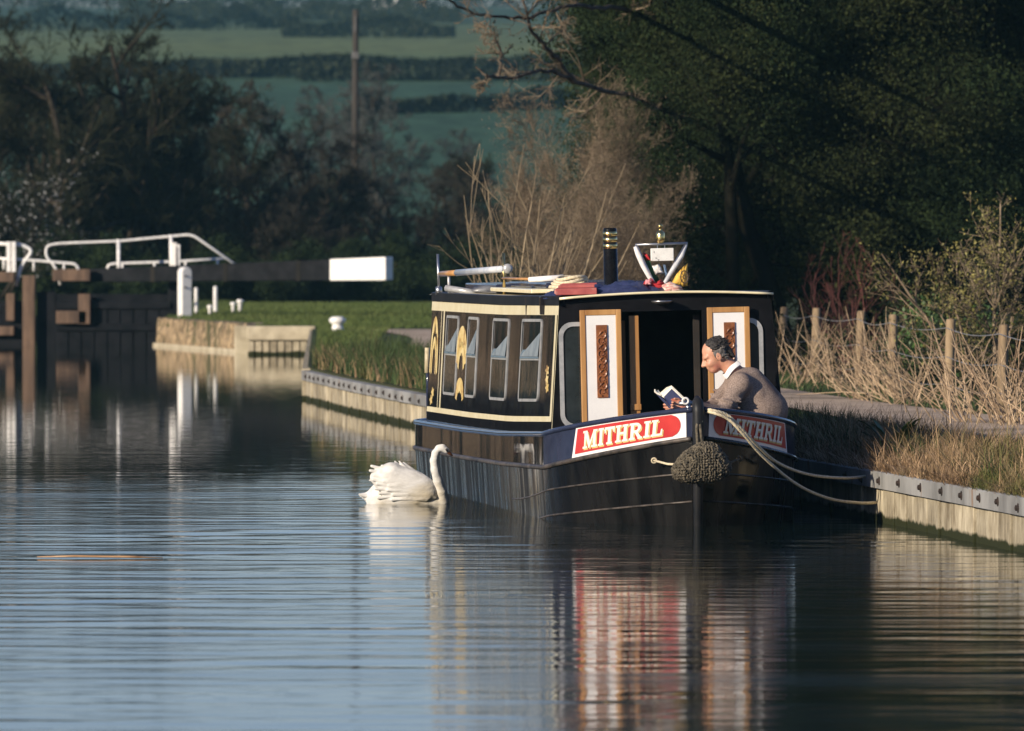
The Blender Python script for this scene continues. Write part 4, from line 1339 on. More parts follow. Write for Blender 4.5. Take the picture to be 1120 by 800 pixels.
pm_.tube([pl_(a, rad) for a in np.linspace(0, 6.283, 20, endpoint=False)], .005, 5, closed=True)
pm_.tube([pl_(a, rad * .3) for a in np.linspace(0, 6.283, 10, endpoint=False)], .004, 5, closed=True)
for k in range(8):
    a = k * math.pi / 4
    pm_.tube([pl_(a, rad * .25), pl_(a, rad * 1.3)], .0035, 4)
pm_.build('wheel_emblem', pmat('dark_print', (.06, .035, .02)), pen)
# blue tarpaulin
def heap(name, pts, mat, lab, cat, seed, res=.03):
    """a soft heap: a height field over an outline of ellipses (x, y, rx, ry, h) in boat coordinates"""
    x0 = min(p[0] - p[2] for p in pts); x1 = max(p[0] + p[2] for p in pts)
    y0 = min(p[1] - p[3] for p in pts); y1 = max(p[1] + p[3] for p in pts)
    rs = np.random.default_rng(seed)
    NX_, NY_ = max(8, int((x1 - x0) / res)), max(8, int((y1 - y0) / res))
    cxx, cyy_ = (x0 + x1) / 2, (y0 + y1) / 2
    cz = roofz(cxx, cyy_)
    rows, keep = [], []
    ph = rs.uniform(0, 6, 6)
    for j in range(NY_ + 1):
        row, kk = [], []
        for i in range(NX_ + 1):
            x, y = x0 + (x1 - x0) * i / NX_, y0 + (y1 - y0) * j / NY_
            h = 0
            for p in pts:
                q = 1 - ((x - p[0]) / p[2]) ** 2 - ((y - p[1]) / p[3]) ** 2
                if q > 0: h = max(h, p[4] * q ** .45)
            if h > 0:
                h *= 1 + .16 * math.sin(x * 31 + y * 9 + ph[0]) + .14 * math.sin(x * 17 - y * 23 + ph[1])
                h += .012 * math.sin(x * 55 + y * 31 + ph[2])
            row.append((x - cxx, y - cyy_, roofz(max(-.88, min(.88, x)), max(0, y)) - cz + max(h, -.004) + (.003 if h > 0 else -.006)))
        rows.append(row)
    o = MB().grid(rows).build(name, mat, smooth=True)
    on_boat(o, Vector((cxx, cyy_, cz)))
    return tag(o, lab, cat)
tarp = pmat('navy_tarpaulin', (.014, .020, .060), (.035, .045, .115), scale=7, rough=.5, bump=.012, bscale=9)
a = BL(660, 320, .5); b_ = BL(710, 320, .5)
heap('tarpaulin', [((a.x + b_.x) / 2, .45, .24, .40, .075), (a.x + .02, .6, .22, .42, .06), (b_.x - .05, .40, .18, .3, .05), (a.x - .2, .9, .25, .5, .05)], tarp, 'crumpled navy blue tarpaulin on the cabin roof beside the chimney', 'tarpaulin', 4)
# red gang plank box
pl_t = thing('red_plank', 'faded red plank lying on the cabin roof left of the blue tarpaulin', 'plank')
a = BL(611, 317, 1.2); b_ = BL(668, 312, 2.6)
ctr = (a + b_) / 2; ctr.z = roofz(ctr.x, 1.9) + .035
redf = pmat('faded_red_paint', (.26, .045, .045), (.40, .10, .09), scale=4, rough=.6, c3=(.34, .22, .18), c3scale=9, c3pos=(.6, .75))
MB().box((0, 0, .02), (.34, 2.3, .055)).build('board', redf, pl_t, bevel=.006)
MB().box((-.174, 0, .02), (.012, 2.2, .03)).build('edge_strip', pmat('pink_wear', (.46, .18, .16), (.55, .28, .24), scale=8, rough=.6), pl_t)
for yy in (-.95, 0, .95):
    MB().box((0, yy, .06), (.30, .06, .024)).build('cross_batten', redf, pl_t, bevel=.004)
on_boat(pl_t, Vector((-.55, 1.35, roofz(-.62, 1.3) + .02)), R(-8))
# rope coil and fender beside the plank
rc = thing('rope_coil', 'untidy coil of pale rope on the cabin roof behind the red plank', 'rope')
mbc = MB()
for k in range(5):
    mbc.tube([Vector(((.17 - .012 * k) * math.cos(a) + .01 * k, (.22 - .015 * k) * math.sin(a), .02 + .027 * k + .012 * math.sin(2 * a + k))) for a in np.linspace(0, 6.283, 24, endpoint=False)], .016, 6, closed=True)
mbc.tube([Vector((.02, -.2, .07)), Vector((-.10, -.42, .03)), Vector((-.20, -.62, .03)), Vector((-.16, -.80, .0))], .016, 6)
mbc.build('coil', rope_m, rc, smooth=True)
on_boat(rc, Vector((-.46, 2.75, roofz(-.46, 2.75) + .004)))
mo = thing('deck_mop', 'white mop head and pale pole lying on the cabin roof by the rope coil', 'mop')
MB().tube([Vector((.0, 0, .05)), Vector((-.28, .15, .04))], [.030, .022], 9).build('mop_head', fw_, mo, smooth=True)
MB().tube([Vector((-.25, .13, .045)), Vector((-.42, .9, .05))], .011, 7).build('handle', wood, mo, smooth=True)
on_boat(mo, Vector((-.40, 3.5, roofz(-.45, 3.5) + .085)))
# boat pole on two stands at the rear of the roof
bp_t = thing('boat_pole', 'pale striped pole resting on roof stands at the rear of the boat', 'pole')
a = BL(482, 300, 8.6); b_ = BL(555, 294, 5.6)
o0 = Vector((a.x, 8.6, roofz(a.x, 8.6)))
q0, q1 = a - o0, b_ - o0
MB().tube([q0, q0.lerp(q1, .25)], .027, 10).build('pole_tip', wood, bp_t, smooth=True)
MB().tube([q0.lerp(q1, .2503), q1], .030, 10).build('pole_shaft', pmat('pale_painted_pole', (.42, .46, .52), (.58, .60, .62), scale=7, rough=.4, coat=.3), bp_t, smooth=True)
MB().lathe([(.02, -.05), (.042, -.04), (.044, .04), (.02, .05)], q1, 12, Matrix.Rotation(R(90), 3, 'X')).build('pole_knob', alu, bp_t, smooth=True)
s1 = BL(551, 300, 5.7) - o0
MB().tube([Vector((s1.x, s1.y, roofz(s1.x + o0.x, 5.7) - o0.z - .01)), Vector((s1.x, s1.y, (BL(551, 277, 5.7) - o0).z))], .014, 7).build('stand', brass, bp_t, smooth=True)
MB().tube([Vector((q0.x + .04, q0.y - .3, roofz(q0.x + o0.x, 8.3) - o0.z)), Vector((q0.x + .04, q0.y - .3, q0.z + .03))], .014, 7).build('stand', alu, bp_t, smooth=True)
on_boat(bp_t, o0)
# ------------------------------------------------------------ the man reading at the bow
skin = pmat('ruddy_skin', (.46, .22, .14), (.56, .29, .19), scale=22, rough=.5, bump=.001, c3=(.50, .17, .12), c3scale=9, c3pos=(.52, .68))
sweat = pmat('grey_brown_knit', (.17, .130, .108), (.32, .25, .215), scale=95, rough=.95, bump=.003, bscale=110, spec=.1, c3=(.19, .14, .12), c3scale=7)
hairm = pmat('dark_greying_hair', (.005, .004, .004), (.030, .026, .024), scale=85, rough=.7, stretch=(1, 1, .25), bump=.004, bscale=80)
hair_g = pmat('grey_side_hair', (.02, .018, .017), (.17, .155, .145), scale=60, rough=.7, stretch=(1, 1, .3), bump=.004, bscale=80)
collarm = pmat('white_shirt_cloth', (.72, .72, .72), (.8, .8, .8), scale=10, rough=.8)
jeans = pmat('blue_denim', (.05, .07, .12), (.09, .12, .19), scale=50, rough=.9)
MB0 = BM @ Vector((.72, -.40, .12))
man = thing('person', 'man in grey-brown jumper leaning on the bow and reading an open book', 'person', MB0)
def M(px, py, dy=0.0, d=69.50):
    p = W(px, py, d + dy) - MB0
    return np.array(p)
hd = M(782.5, 389.5, -.02)
ca, sa = math.cos(R(24)), math.sin(R(24))
F_ = np.array([-ca, -.10, -sa]); F_ /= np.linalg.norm(F_)          # the way he looks
U_ = np.array([-sa, 0, ca]); L_ = np.cross(U_, F_); L_ /= np.linalg.norm(L_); U_ = np.cross(F_, L_)
HM = np.stack([F_, L_, U_], 1)
def Hp(f, l_, u): return hd + HM @ np.array([f, l_, u])
HS = 1.12
def HE(f, l_, u, rf, rl, ru, k=.02, op='u', clip=None): return ell(Hp(f * HS, l_ * HS, u * HS), (rf * HS, rl * HS, ru * HS), HM, k, op, clip)
def HC(a, b_, ra, rb, k=.012, op='u'): return cap(Hp(*[q * HS for q in a]), Hp(*[q * HS for q in b_]), ra * HS, rb * HS, k, op)
sh_n, sh_f = M(810, 421, -.17), M(806, 418, .19)
el_n, el_f = M(789, 453, -.34), M(777, 449, -.12)
hand = M(743, 445.2, -.58)
hand_f = M(739, 445, -.34)
chest, belly, pelvis = M(818, 434, 0), M(829, 450, .01), M(826, 474, .05)
neck0, neck1 = M(806, 409, 0), Hp(-.045, 0, -.07)
kn = [np.array([-.42, -.12, .52]), np.array([-.42, .14, .52])]
ft = [np.array([-.36, -.12, .07]), np.array([-.36, .14, .07])]
head = [
    HE(-.015, 0, .035, .098, .076, .092), HE(.035, 0, -.035, .062, .058, .072, .03), HE(.045, 0, -.085, .036, .040, .028, .025),
    HE(.068, 0, .018, .024, .056, .018, .02),                                  # brow ridge
    HC((.085, 0, .010), (.112, 0, -.030), .010, .0135, .010), HC((.100, -.012, -.034), (.100, .012, -.034), .009, .009, .008),  # nose
    HE(.070, .030, -.004, .022, .016, .012, .012, 's'), HE(.070, -.030, -.004, .022, .016, .012, .012, 's'),              # eye sockets
    HE(.066, .031, -.006, .013, .014, .011, .004), HE(.066, -.031, -.006, .013, .014, .011, .004),
    HE(.060, .040, -.036, .024, .020, .020, .02), HE(.060, -.040, -.036, .024, .020, .020, .02),                            # cheeks
    HC((.085, -.018, -.062), (.085, .018, -.062), .007, .007, .006), HC((.083, -.015, -.073), (.083, .015, -.073), .007, .007, .006),  # lips
    HC((.086, -.018, -.0675), (.086, .018, -.0675), .0025, .0025, .003, 's'),
    HE(-.012, .079, -.012, .022, .009, .032, .008), HE(-.012, -.079, -.012, .022, .009, .032, .008),                         # ears
    HE(-.008, .090, -.010, .011, .006, .017, .004, 's'), HE(-.008, -.090, -.010, .011, .006, .017, .004, 's'),
    cap(neck1, neck0, .062, .072, .03),
]
def hand_prims(c, wr, side):
    """palm and five bent fingers closing on the book's cover; c palm centre, wr wrist"""
    fwd = (c - wr); fwd /= np.linalg.norm(fwd)
    up = np.array([0, 0, 1.0]); up -= fwd * (up @ fwd); up /= np.linalg.norm(up)
    lat = np.cross(up, fwd)
    out = [cap(wr, c - fwd * .02, .030, .034, .02), cap(c - up * .022 - fwd * .01, c + up * .022 - fwd * .01, .026, .026, .02), cap(c - up * .018 + fwd * .018, c + up * .022 + fwd * .018, .020, .020, .015)]
    for i, (u, ln) in enumerate(((.034, .040), (.013, .046), (-.009, .043), (-.030, .033))):
        k0_ = c + fwd * .030 + up * u
        k1_ = k0_ + fwd * ln * .80 + lat * side * ln * .25
        k2_ = k1_ + fwd * ln * .35 + lat * side * ln * .62
        k3_ = k2_ - fwd * ln * .10 + lat * side * ln * .48
        out += [cap(c + fwd * .01 + up * u * .8, k0_, .0105, .0105, .008), cap(k0_, k1_, .0105, .0095, .004), cap(k1_, k2_, .0095, .0088, .003), cap(k2_, k3_, .0088, .0078, .003)]
    t0 = c - fwd * .02 + up * .034; t1 = t0 + up * .026 + fwd * .030; t2 = t1 + fwd * .036 + up * .004 + lat * side * .010
    out += [cap(t0, t1, .0135, .012, .008), cap(t1, t2, .0115, .0095, .004)]
    return out
wr_n = hand + np.array([.085, .03, -.004]); wr_f = hand_f + np.array([.08, .04, -.004])
body = head + [
    cap(chest, belly, .135, .14, .05), cap(belly, pelvis, .13, .10, .05), cap(sh_n, sh_f, .07, .07, .05),
    cap(sh_n, el_n, .052, .042, .03), cap(el_n, wr_n, .042, .030, .02), cap(sh_f, el_f, .052, .042, .03), cap(el_f, wr_f, .042, .030, .02),
    cap(pelvis + np.array([0, -.09, 0]), kn[0], .085, .062, .03), cap(pelvis + np.array([0, .09, 0]), kn[1], .085, .062, .03),
    cap(kn[0], ft[0], .058, .042, .02), cap(kn[1], ft[1], .058, .042, .02), cap(ft[0], ft[0] + np.array([-.16, 0, -.03]), .04, .035, .02), cap(ft[1], ft[1] + np.array([-.16, 0, -.03]), .04, .035, .02),
] + hand_prims(hand, wr_n, 1) + hand_prims(hand_f, wr_f, -1)
sdf_obj('body', body, .0062, skin, man, .02)
# jumper: follows trunk and arms, a little looser, ends at cuffs and neck
sw = [cap(chest + np.array([.0, 0, .0]), belly, .165, .168, .06), cap(belly, M(838, 455, .04), .165, .150, .10), cap(sh_n, sh_f, .095, .095, .06), cap(M(822, 416, 0), M(842, 446, .03), .10, .13, .10),
      cap(sh_n, el_n, .080, .068, .035), cap(el_n, wr_n + np.array([.03, 0, 0]), .068, .046, .03), cap(sh_f, el_f, .080, .066, .035), cap(el_f, wr_f + np.array([.03, 0, 0]), .066, .046, .03),
      cap(neck0 + np.array([.0, -.0, -.012]), M(809, 414, 0), .075, .095, .03)]
rs = random.Random(6)
for a, b_, r in ((sh_n, el_n, .080), (sh_f, el_f, .080), (el_n, wr_n, .064)):     # folds at the elbow and along the sleeve
    for k in range(6):
        u = .35 + .6 * k / 6
        c_ = a * (1 - u) + b_ * u
        ang = rs.uniform(0, 6.28)
        o_ = np.array([math.cos(ang), -abs(math.sin(ang)), .3 * math.sin(ang)]) * r * .92
        sw.append(cap(c_ + o_ + np.array([-.04, 0, .012]), c_ + o_ + np.array([.04, 0, -.012]), .012, .007, .02))
sw.append(cap(chest + np.array([-.10, -.13, -.05]), chest + np.array([.08, -.13, .02]), .03, .02, .06))
sdf_obj('jumper', sw, .0085, sweat, man, .03)
hem = MB().tube([M(838, 459, .04) + np.array([.125 * math.cos(a), .135 * math.sin(a), -.03 - .03 * math.cos(a)]) for a in np.linspace(0, 6.283, 24, endpoint=False)], .026, 8, closed=True)
hem.build('jumper_hem', sweat, man, smooth=True)
# shirt collar: two wings standing round the neck
cb_ = MB()
nd = Vector(neck1 - neck0).normalized()
u_ = Vector((0, 1, 0)); v_ = nd.cross(u_).normalized()
rows = []
nc = Vector(neck0) + nd * .035
for q, (rr_, h) in enumerate(((.080, 0), (.077, .045), (.083, .045), (.094, .004))):
    rows.append([nc + nd * (h + .006 * math.sin(3 * a)) + (u_ * math.sin(a) + v_ * math.cos(a)) * rr_ for a in np.linspace(-2.7, 2.7, 26)])
cb_.grid(rows)
cb_.build('shirt_collar', collarm, man, smooth=True)
tr = [cap(pelvis + np.array([0, -.09, 0]), kn[0], .090, .078, .03), cap(pelvis + np.array([0, .09, 0]), kn[1], .090, .078, .03), cap(kn[0], ft[0] + np.array([0, 0, .05]), .076, .064, .02), cap(kn[1], ft[1] + np.array([0, 0, .05]), .076, .064, .02), cap(pelvis + np.array([0, -.05, -.02]), pelvis + np.array([0, .05, -.02]), .105, .105, .05)]
sdf_obj('trousers', tr, .012, jeans, man, .03)
# hair: thick and dark on the crown, receding in front, grey over the ears
def plane(f, l_, u, off):  # keep the side where p.n < off (head frame)
    nn = HM @ np.array([f, l_, u], float); nn /= np.linalg.norm(nn)
    return (nn, float(nn @ hd + off))
hp = [HE(-.022, 0, .040, .0975, .0790, .0925, .01, 'u', [plane(.80, 0, -.60, -.030), plane(1, 0, 0, .040)])]
for k in range(230):
    a, e = rs.uniform(-2.6, 2.6), rs.uniform(-.05, 1.35)
    f, l2, u = -math.cos(a) * math.cos(e), math.sin(a) * math.cos(e), math.sin(e)
    p = (-.022 + f * .098, l2 * .080, .042 + u * .091)
    if .80 * p[0] - .60 * p[2] > -.030 + rs.uniform(-.012, .022): continue
    q = (p[0] - .024, p[1] * 1.03 + rs.uniform(-.008, .008), p[2] - .006 + rs.uniform(-.010, .010))
    hp.append(HC(p, q, rs.uniform(.003, .0065), .002, .004))
for l2 in (-.03, 0, .03): hp.append(HC((-.105, l2, .0), (-.115, l2 * 1.1, -.055), .022, .012, .02))
sdf_obj('hair', hp, .0045, hairm, man, .01)
for sd in (-1, 1):
    hs = [HE(-.030, sd * .064, .010, .046, .020, .042, .01), HC((.004, sd * .072, .022), (.006, sd * .073, -.016), .011, .007, .012), HC((-.045, sd * .064, .0), (-.065, sd * .058, -.05), .017, .011, .012)]
    for k in range(34):
        p = (rs.uniform(-.07, .014), sd * .079, rs.uniform(-.035, .048)); hs.append(HC(p, (p[0] - .022, sd * .082, p[2] - .010), rs.uniform(.003, .006), .002, .003))
    sdf_obj('side_hair', hs, .0045, hair_g, man, .01)
eb = MB()
for sd in (-1, 1):
    eb.tube([Hp(.094, sd * .014, .020), Hp(.094, sd * .032, .026), Hp(.080, sd * .052, .020)], [.004, .006, .003], 6)
eb.build('eyebrows', hairm, man, smooth=True)
ey = MB()
for sd in (-1, 1):
    ey.tube([Hp(.0875, sd * .024, -.006), Hp(.0885, sd * .034, -.008), Hp(.0850, sd * .044, -.006)], [.002, .004, .002], 6)
ey.build('eyes', pmat('dark_eye', (.012, .009, .008), rough=.2), man, smooth=True)

# the book he holds: open, its dark blue cover towards us, pages fanned
bk0 = W(733, 441, 69.05)
book = thing('book', 'open paperback with dark blue cover held at the bow rail', 'book', bk0)
def B(px, py, d): return W(px, py, d) - bk0
covm = pmat('dark_blue_cover', (.012, .018, .060), (.022, .030, .095), scale=6, rough=.6, spec=.15)
pagem = pmat('paper_pages', (.66, .63, .54), (.76, .73, .64), scale=40, rough=.85, stretch=(1, 1, 6))
BD = 69.0
def leafpoly(pix, dd, th):
    return [B(x, y, BD + dd + k) for (x, y), k in pix], Vector((0, th, 0))
# near half: its dark cover towards us, the block of pages standing out above it
MB().prism(*leafpoly((((726.0, 434.5), .05), ((734.5, 425.5), .03), ((748.5, 438.8), -.02), ((742.0, 446.5), -.02), ((735.0, 448.0), .02)), 0, .005)).build('cover', covm, book, bevel=.001)
pg1 = MB()
for k in range(4):
    g = k * 1.0
    pg1.prism(*leafpoly((((726.8, 433.2 - g * .9), .05), ((735.0 - .2 * g, 424.6 - g * .95), .03), ((749.2, 437.4 - g * .55), -.02), ((741, 444), -.01), ((735.0, 446.0), .02)), .008 + .006 * k, .004))
pg1.build('pages', pagem, book)
# far half: open pages seen from the side, their curled fore edge pale
pg2 = MB()
for k in range(3):
    g = k * .8
    pg2.prism(*leafpoly((((716.2 + g, 428.6 - g * .5), .10), ((718.5 + g, 427.6 - g * .6), .11), ((722, 431.5 - g), .09), ((729, 425.5 - g), .07), ((734.0, 422.6 - g * .3), .06), ((735, 426), .05), ((727, 436), .07)), .02 + .006 * k, .004))
pg2.tube([B(716.4, 426.0, BD + .11), B(716.6, 428.6, BD + .11), B(719.4, 430.6, BD + .11), B(723, 432.6, BD + .10)], [.006, .009, .009, .006], 7)
pg2.build('pages', pagem, book)
MB().prism(*leafpoly((((716.0, 429.4), .11), ((727, 437.4), .08), ((735.0, 448.0), .05), ((731.5, 446.5), .06)), .03, .005)).build('cover', covm, book)
MB().prism(*leafpoly((((733.5, 437), .0), ((738.5, 435), .0), ((741.5, 439), .0), ((737.5, 442), .0)), -.006, .003)).build('cover_patch', pmat('cover_orange', (.34, .07, .05), (.46, .16, .09), scale=30, rough=.4), book)

# ------------------------------------------------------------ the swan
SW = W(450, 550.5, 74.3); SW.z = 0
swan = thing('swan', 'white swan with raised wings swimming close against the boat side', 'swan', SW)
def Sw(px, py, dy=0): 
    p = W(px, py, 74.3 + dy) - SW
    return np.array(p)
feather = pmat('white_feathers', (.56, .55, .52), (.70, .69, .665), scale=16, rough=.85, bump=.010, bscale=22, spec=.1, stretch=(.4, 1, 1), c3=(.56, .46, .27), c3scale=3.0, c3pos=(.52, .75))
sb = [cap(Sw(418, 547), Sw(474, 547), .14, .125, .05), ell(Sw(444, 540), (.29, .19, .16), None, .06), cap(Sw(420, 546), Sw(394, 541.5), .085, .014, .03),
      cap(Sw(468, 545), Sw(483, 546), .11, .055, .05)]
nk = [(484, 548), (482.5, 538), (479.0, 526), (475.8, 514), (474.6, 504), (476.2, 496), (480.0, 490.8), (484, 490)]
rad_ = [.060, .050, .042, .037, .034, .032, .031, .030]
NY = [-.06, -.10, -.14, -.17, -.18, -.18, -.18, -.18]
for i in range(len(nk) - 1):
    sb.append(cap(Sw(*nk[i], NY[i]), Sw(*nk[i + 1], NY[i + 1]), rad_[i], rad_[i + 1], .012))
sb += [cap(Sw(484, 490.4, -.18), Sw(488.3, 493.0, -.18), .034, .027, .01)]
sdf_obj('body', sb, .009, feather, swan, .03)
# raised wings: overlapping rows of feathers over a domed base
for sd in (-1, 1):
    wg_ = [ell(Sw(443, 531, sd * .12), (.285, .10, .155), np.array(Euler((R(-10 * sd), R(14), 0)).to_matrix()), .04), cap(Sw(466, 541, sd * .12), Sw(428, 519, sd * .13), .055, .10, .05),
           cap(Sw(428, 519, sd * .13), Sw(411, 522, sd * .12), .085, .05, .04)]
    # feather tips ruffled along the back edge, then overlapping rows across the wing
    for k in range(17):
        u = k / 16
        a = np.array(Sw(452 - 26 * u, 517 + 5 * u, sd * (.13 - .01 * u)))
        tx, ty = 441 - 37 * u, 506.5 - 3.0 * math.sin(u * 5) + 17 * u ** 1.7 + (1.8 if k % 2 else -.6)
        b_ = np.array(Sw(tx, ty, sd * (.10 + .03 * (k % 3) / 2)))
        wg_.append(cap(a, b_, .030, .006, .008))
    for row, (x0_, y0_, x1_, y1_, ln_, off_) in enumerate(((462, 531, 476, 544, 15, .150), (450, 521, 462, 545, 17, .178), (434, 514, 448, 545, 18, .190), (420, 514, 430, 543, 15, .170))):
        for k in range(8):
            u = k / 7
            px_, py_ = x0_ + (x1_ - x0_) * u, y0_ + (y1_ - y0_) * u
            bulge = .022 * math.sin(math.pi * u)
            a = np.array(Sw(px_, py_, sd * (off_ + bulge - .02))); b_ = np.array(Sw(px_ - ln_ * (.9 + .2 * (k % 2)), py_ - 4 + 6 * u, sd * (off_ + bulge - .012)))
            wg_.append(cap(a, b_, .020, .013, .016))
    sdf_obj('wing', wg_, .0065, feather, swan, .02)
tl = []
for k in range(5):
    tl.append(cap(Sw(412, 545 - k), Sw(392.5 + 2.0 * k, 541 + 2.0 * k, (k - 2) * .03), .035, .008, .008))
sdf_obj('tail', tl, .009, feather, swan, .01)
MB().tube([Sw(488.0, 492.6, -.18), Sw(491.0, 495.4, -.18), Sw(495.0, 499.0, -.18)], [.020, .016, .006], 8).build('bill', pmat('orange_bill', (.06, .022, .010), (.13, .045, .015), scale=9, rough=.4), swan, smooth=True)  # orange darkened, the bill's shade put into its colour
MB().tube([Sw(487.2, 491.4, -.18), Sw(489.3, 493.6, -.18)], [.014, .016], 8).tube([Sw(487.6, 491.0, -.206), Sw(489.5, 494.2, -.20)], [.010, .010], 6).tube([Sw(487.6, 491.0, -.154), Sw(489.5, 494.2, -.16)], [.010, .010], 6).build('face_patch', pmat('black_knob', (.01, .01, .01), rough=.5), swan, smooth=True)

# a stick of dead reed afloat on the near water
fr0 = W(110, 611, 61.5); fr0.z = 0
fl2 = MB().tube([Vector((-.46, .02, .010)), Vector((-.2, 0, .016)), Vector((.15, -.01, .012)), Vector((.45, -.03, .006))], [.003, .007, .007, .003], 7).tube([Vector((.1, -.01, .014)), Vector((.3, .05, .016))], [.006, .002], 5)
o = fl2.build('floating_reed', pmat('wet_orange_reed', (.34, .19, .09), (.46, .28, .14), scale=9, rough=.4), smooth=True)
o.location = fr0
tag(o, 'orange-brown dead reed stalk floating on the open water at left', 'reed')
# ------------------------------------------------------------ trees, bushes, grass
def unit(a): return a / np.maximum(np.linalg.norm(a, axis=-1, keepdims=True), 1e-9)
def branch_set(rng, P, Dr, L, Rd, segs, wig, up, taper=.25):
    pts = [P]; rad = [Rd]; d = unit(Dr)
    for k in range(segs):
        d = unit(d + rng.normal(0, wig, d.shape) + np.array([0, 0, up]))
        P = P + d * (L / segs)[:, None]
        pts.append(P); rad.append(Rd * (1 - (1 - taper) * (k + 1) / segs))
    return np.stack(pts, 1), np.stack(rad, 1)
def children(rng, pts, rad, n, ang, t0, lr, L, rr, minr):
    N, K, _ = pts.shape
    t = rng.uniform(t0, 1.0, (N, n)) * (K - 1)
    i = np.minimum(t.astype(int), K - 2); f = t - i
    r_ = np.arange(N)[:, None]
    p = pts[r_, i] * (1 - f[..., None]) + pts[r_, i + 1] * f[..., None]
    d = unit(pts[r_, i + 1] - pts[r_, i])
    rv = rng.normal(0, 1, d.shape); rv = unit(rv - d * (rv * d).sum(-1, keepdims=True))
    a = rng.normal(ang, .2, (N, n, 1))
    d2 = d * np.cos(a) + rv * np.sin(a)
    l2 = (L[:, None] * lr * rng.uniform(.6, 1.15, (N, n)) * (1.15 - .5 * t / (K - 1)))
    rd = np.maximum(minr, (rad[r_, i] * rr))
    return p.reshape(-1, 3), d2.reshape(-1, 3), l2.ravel(), rd.ravel()
def prisms(pts, rad, ns=3):
    N, K, _ = pts.shape
    t = unit(np.gradient(pts, axis=1))
    ref = np.where(np.abs(t[..., 2:3]) > .9, np.array([1., 0, 0]), np.array([0, 0, 1.]))
    u = unit(np.cross(t, ref)); v = np.cross(t, u)
    a = np.arange(ns) * 2 * np.pi / ns
    ringv = pts[:, :, None] + rad[:, :, None, None] * (u[:, :, None] * np.cos(a)[:, None] + v[:, :, None] * np.sin(a)[:, None])
    V = ringv.reshape(-1, 3)
    base = (np.arange(N)[:, None, None] * K + np.arange(K - 1)[None, :, None]) * ns
    k = np.arange(ns)[None, None]; k2 = (k + 1) % ns
    F = np.stack([base + k, base + k2, base + ns + k2, base + ns + k], -1).reshape(-1, 4)
    return V, F
def join(parts):
    V, F, o = [], [], 0
    for v, f in parts:
        V.append(v); F.append(f + o); o += len(v)
    return np.concatenate(V), np.concatenate(F)
def leaf_quads(rng, P, size, droop=0.0, aspect=.55):
    N = len(P)
    d = unit(rng.normal(0, 1, (N, 3)) + np.array([0, 0, -droop]))
    s = unit(np.cross(d, rng.normal(0, 1, (N, 3))))
    sz = (size * rng.uniform(.6, 1.4, N))[:, None]
    V = np.stack([P - s * sz * aspect * .5, P + d * sz * .5 + s * 0, P + s * sz * aspect * .5, P - d * sz * .5], 1).reshape(-1, 3)
    F = np.arange(N * 4).reshape(N, 4)
    return V, F
def make_tree(name, seed, H, trunk_r, stems=1, spread=.35, lv=((9, .9, .3, .42), (7, .8, .25, .5), (6, .75, .2, .5)), minr=.006, bark=None, twig=None,
              leaf=None, leaf_n=0, leaf_size=.06, leaf_sp=.10, up=.05, wig=.12, trunk_frac=.75, base_t=.3, label=None, cat='tree', leaf_droop=0.0):
    rng = np.random.default_rng(seed)
    P = np.zeros((stems, 3)); P[:, :2] = rng.normal(0, .05 if stems == 1 else .22, (stems, 2)) * (0 if stems == 1 else 1)
    P[:, 2] = -.25
    Dr = np.concatenate([rng.normal(0, spread if stems > 1 else .05, (stems, 2)), np.ones((stems, 1))], 1)
    L = np.full(stems, H * trunk_frac) * rng.uniform(.75, 1.1, stems)
    pts, rad = branch_set(rng, P, Dr, L, np.full(stems, trunk_r) * rng.uniform(.7, 1.1, stems), 7, wig * .7, up * .5)
    wood_, crown_ = [prisms(pts, rad, 7)], []
    cur = (pts, rad, L)
    tips = []
    for li, (n_, ang, t0, lr) in enumerate(lv):
        p, d, l2, rd = children(rng, cur[0], cur[1], n_, ang, t0 if li else base_t, lr, cur[2], .6, minr)
        pts, rad = branch_set(rng, p, d, l2, rd, 4 if li < 2 else 3, wig, up, .3)
        rad = np.maximum(rad, minr * .6)
        (wood_ if li == 0 else crown_).append(prisms(pts, rad, 4 if li == 0 else 3))
        cur = (pts, rad, l2)
        if li >= len(lv) - 2: tips.append(pts.reshape(-1, 3))
    V, F = join(wood_)
    root = thing(name, label, cat)
    np_obj('trunk', V, F, bark, root, smooth=True)
    V, F = join(crown_)
    if leaf_n:
        T0 = np.concatenate(tips)
        T = T0[rng.integers(0, len(T0), leaf_n)] + rng.normal(0, leaf_sp, (leaf_n, 3))
        if leaf_n > 100000:      # ivy and evergreen sprays hang in clumps
            cc = T0[rng.integers(0, len(T0), 900)]
            nn_ = int(leaf_n * .62)
            T[:nn_] = cc[rng.integers(0, 900, nn_)] + rng.normal(0, 1, (nn_, 3)) * np.array([.26, .26, .13])
        ground = T[:, 2] > .05
        lvV, lvF = leaf_quads(rng, T[ground], leaf_size, leaf_droop)
        cr_ = np_obj('crown', lvV, lvF, leaf, root)
        np_obj('twigs', V, F, twig, root)
    else:
        np_obj('crown', V, F, twig, root)
    return root

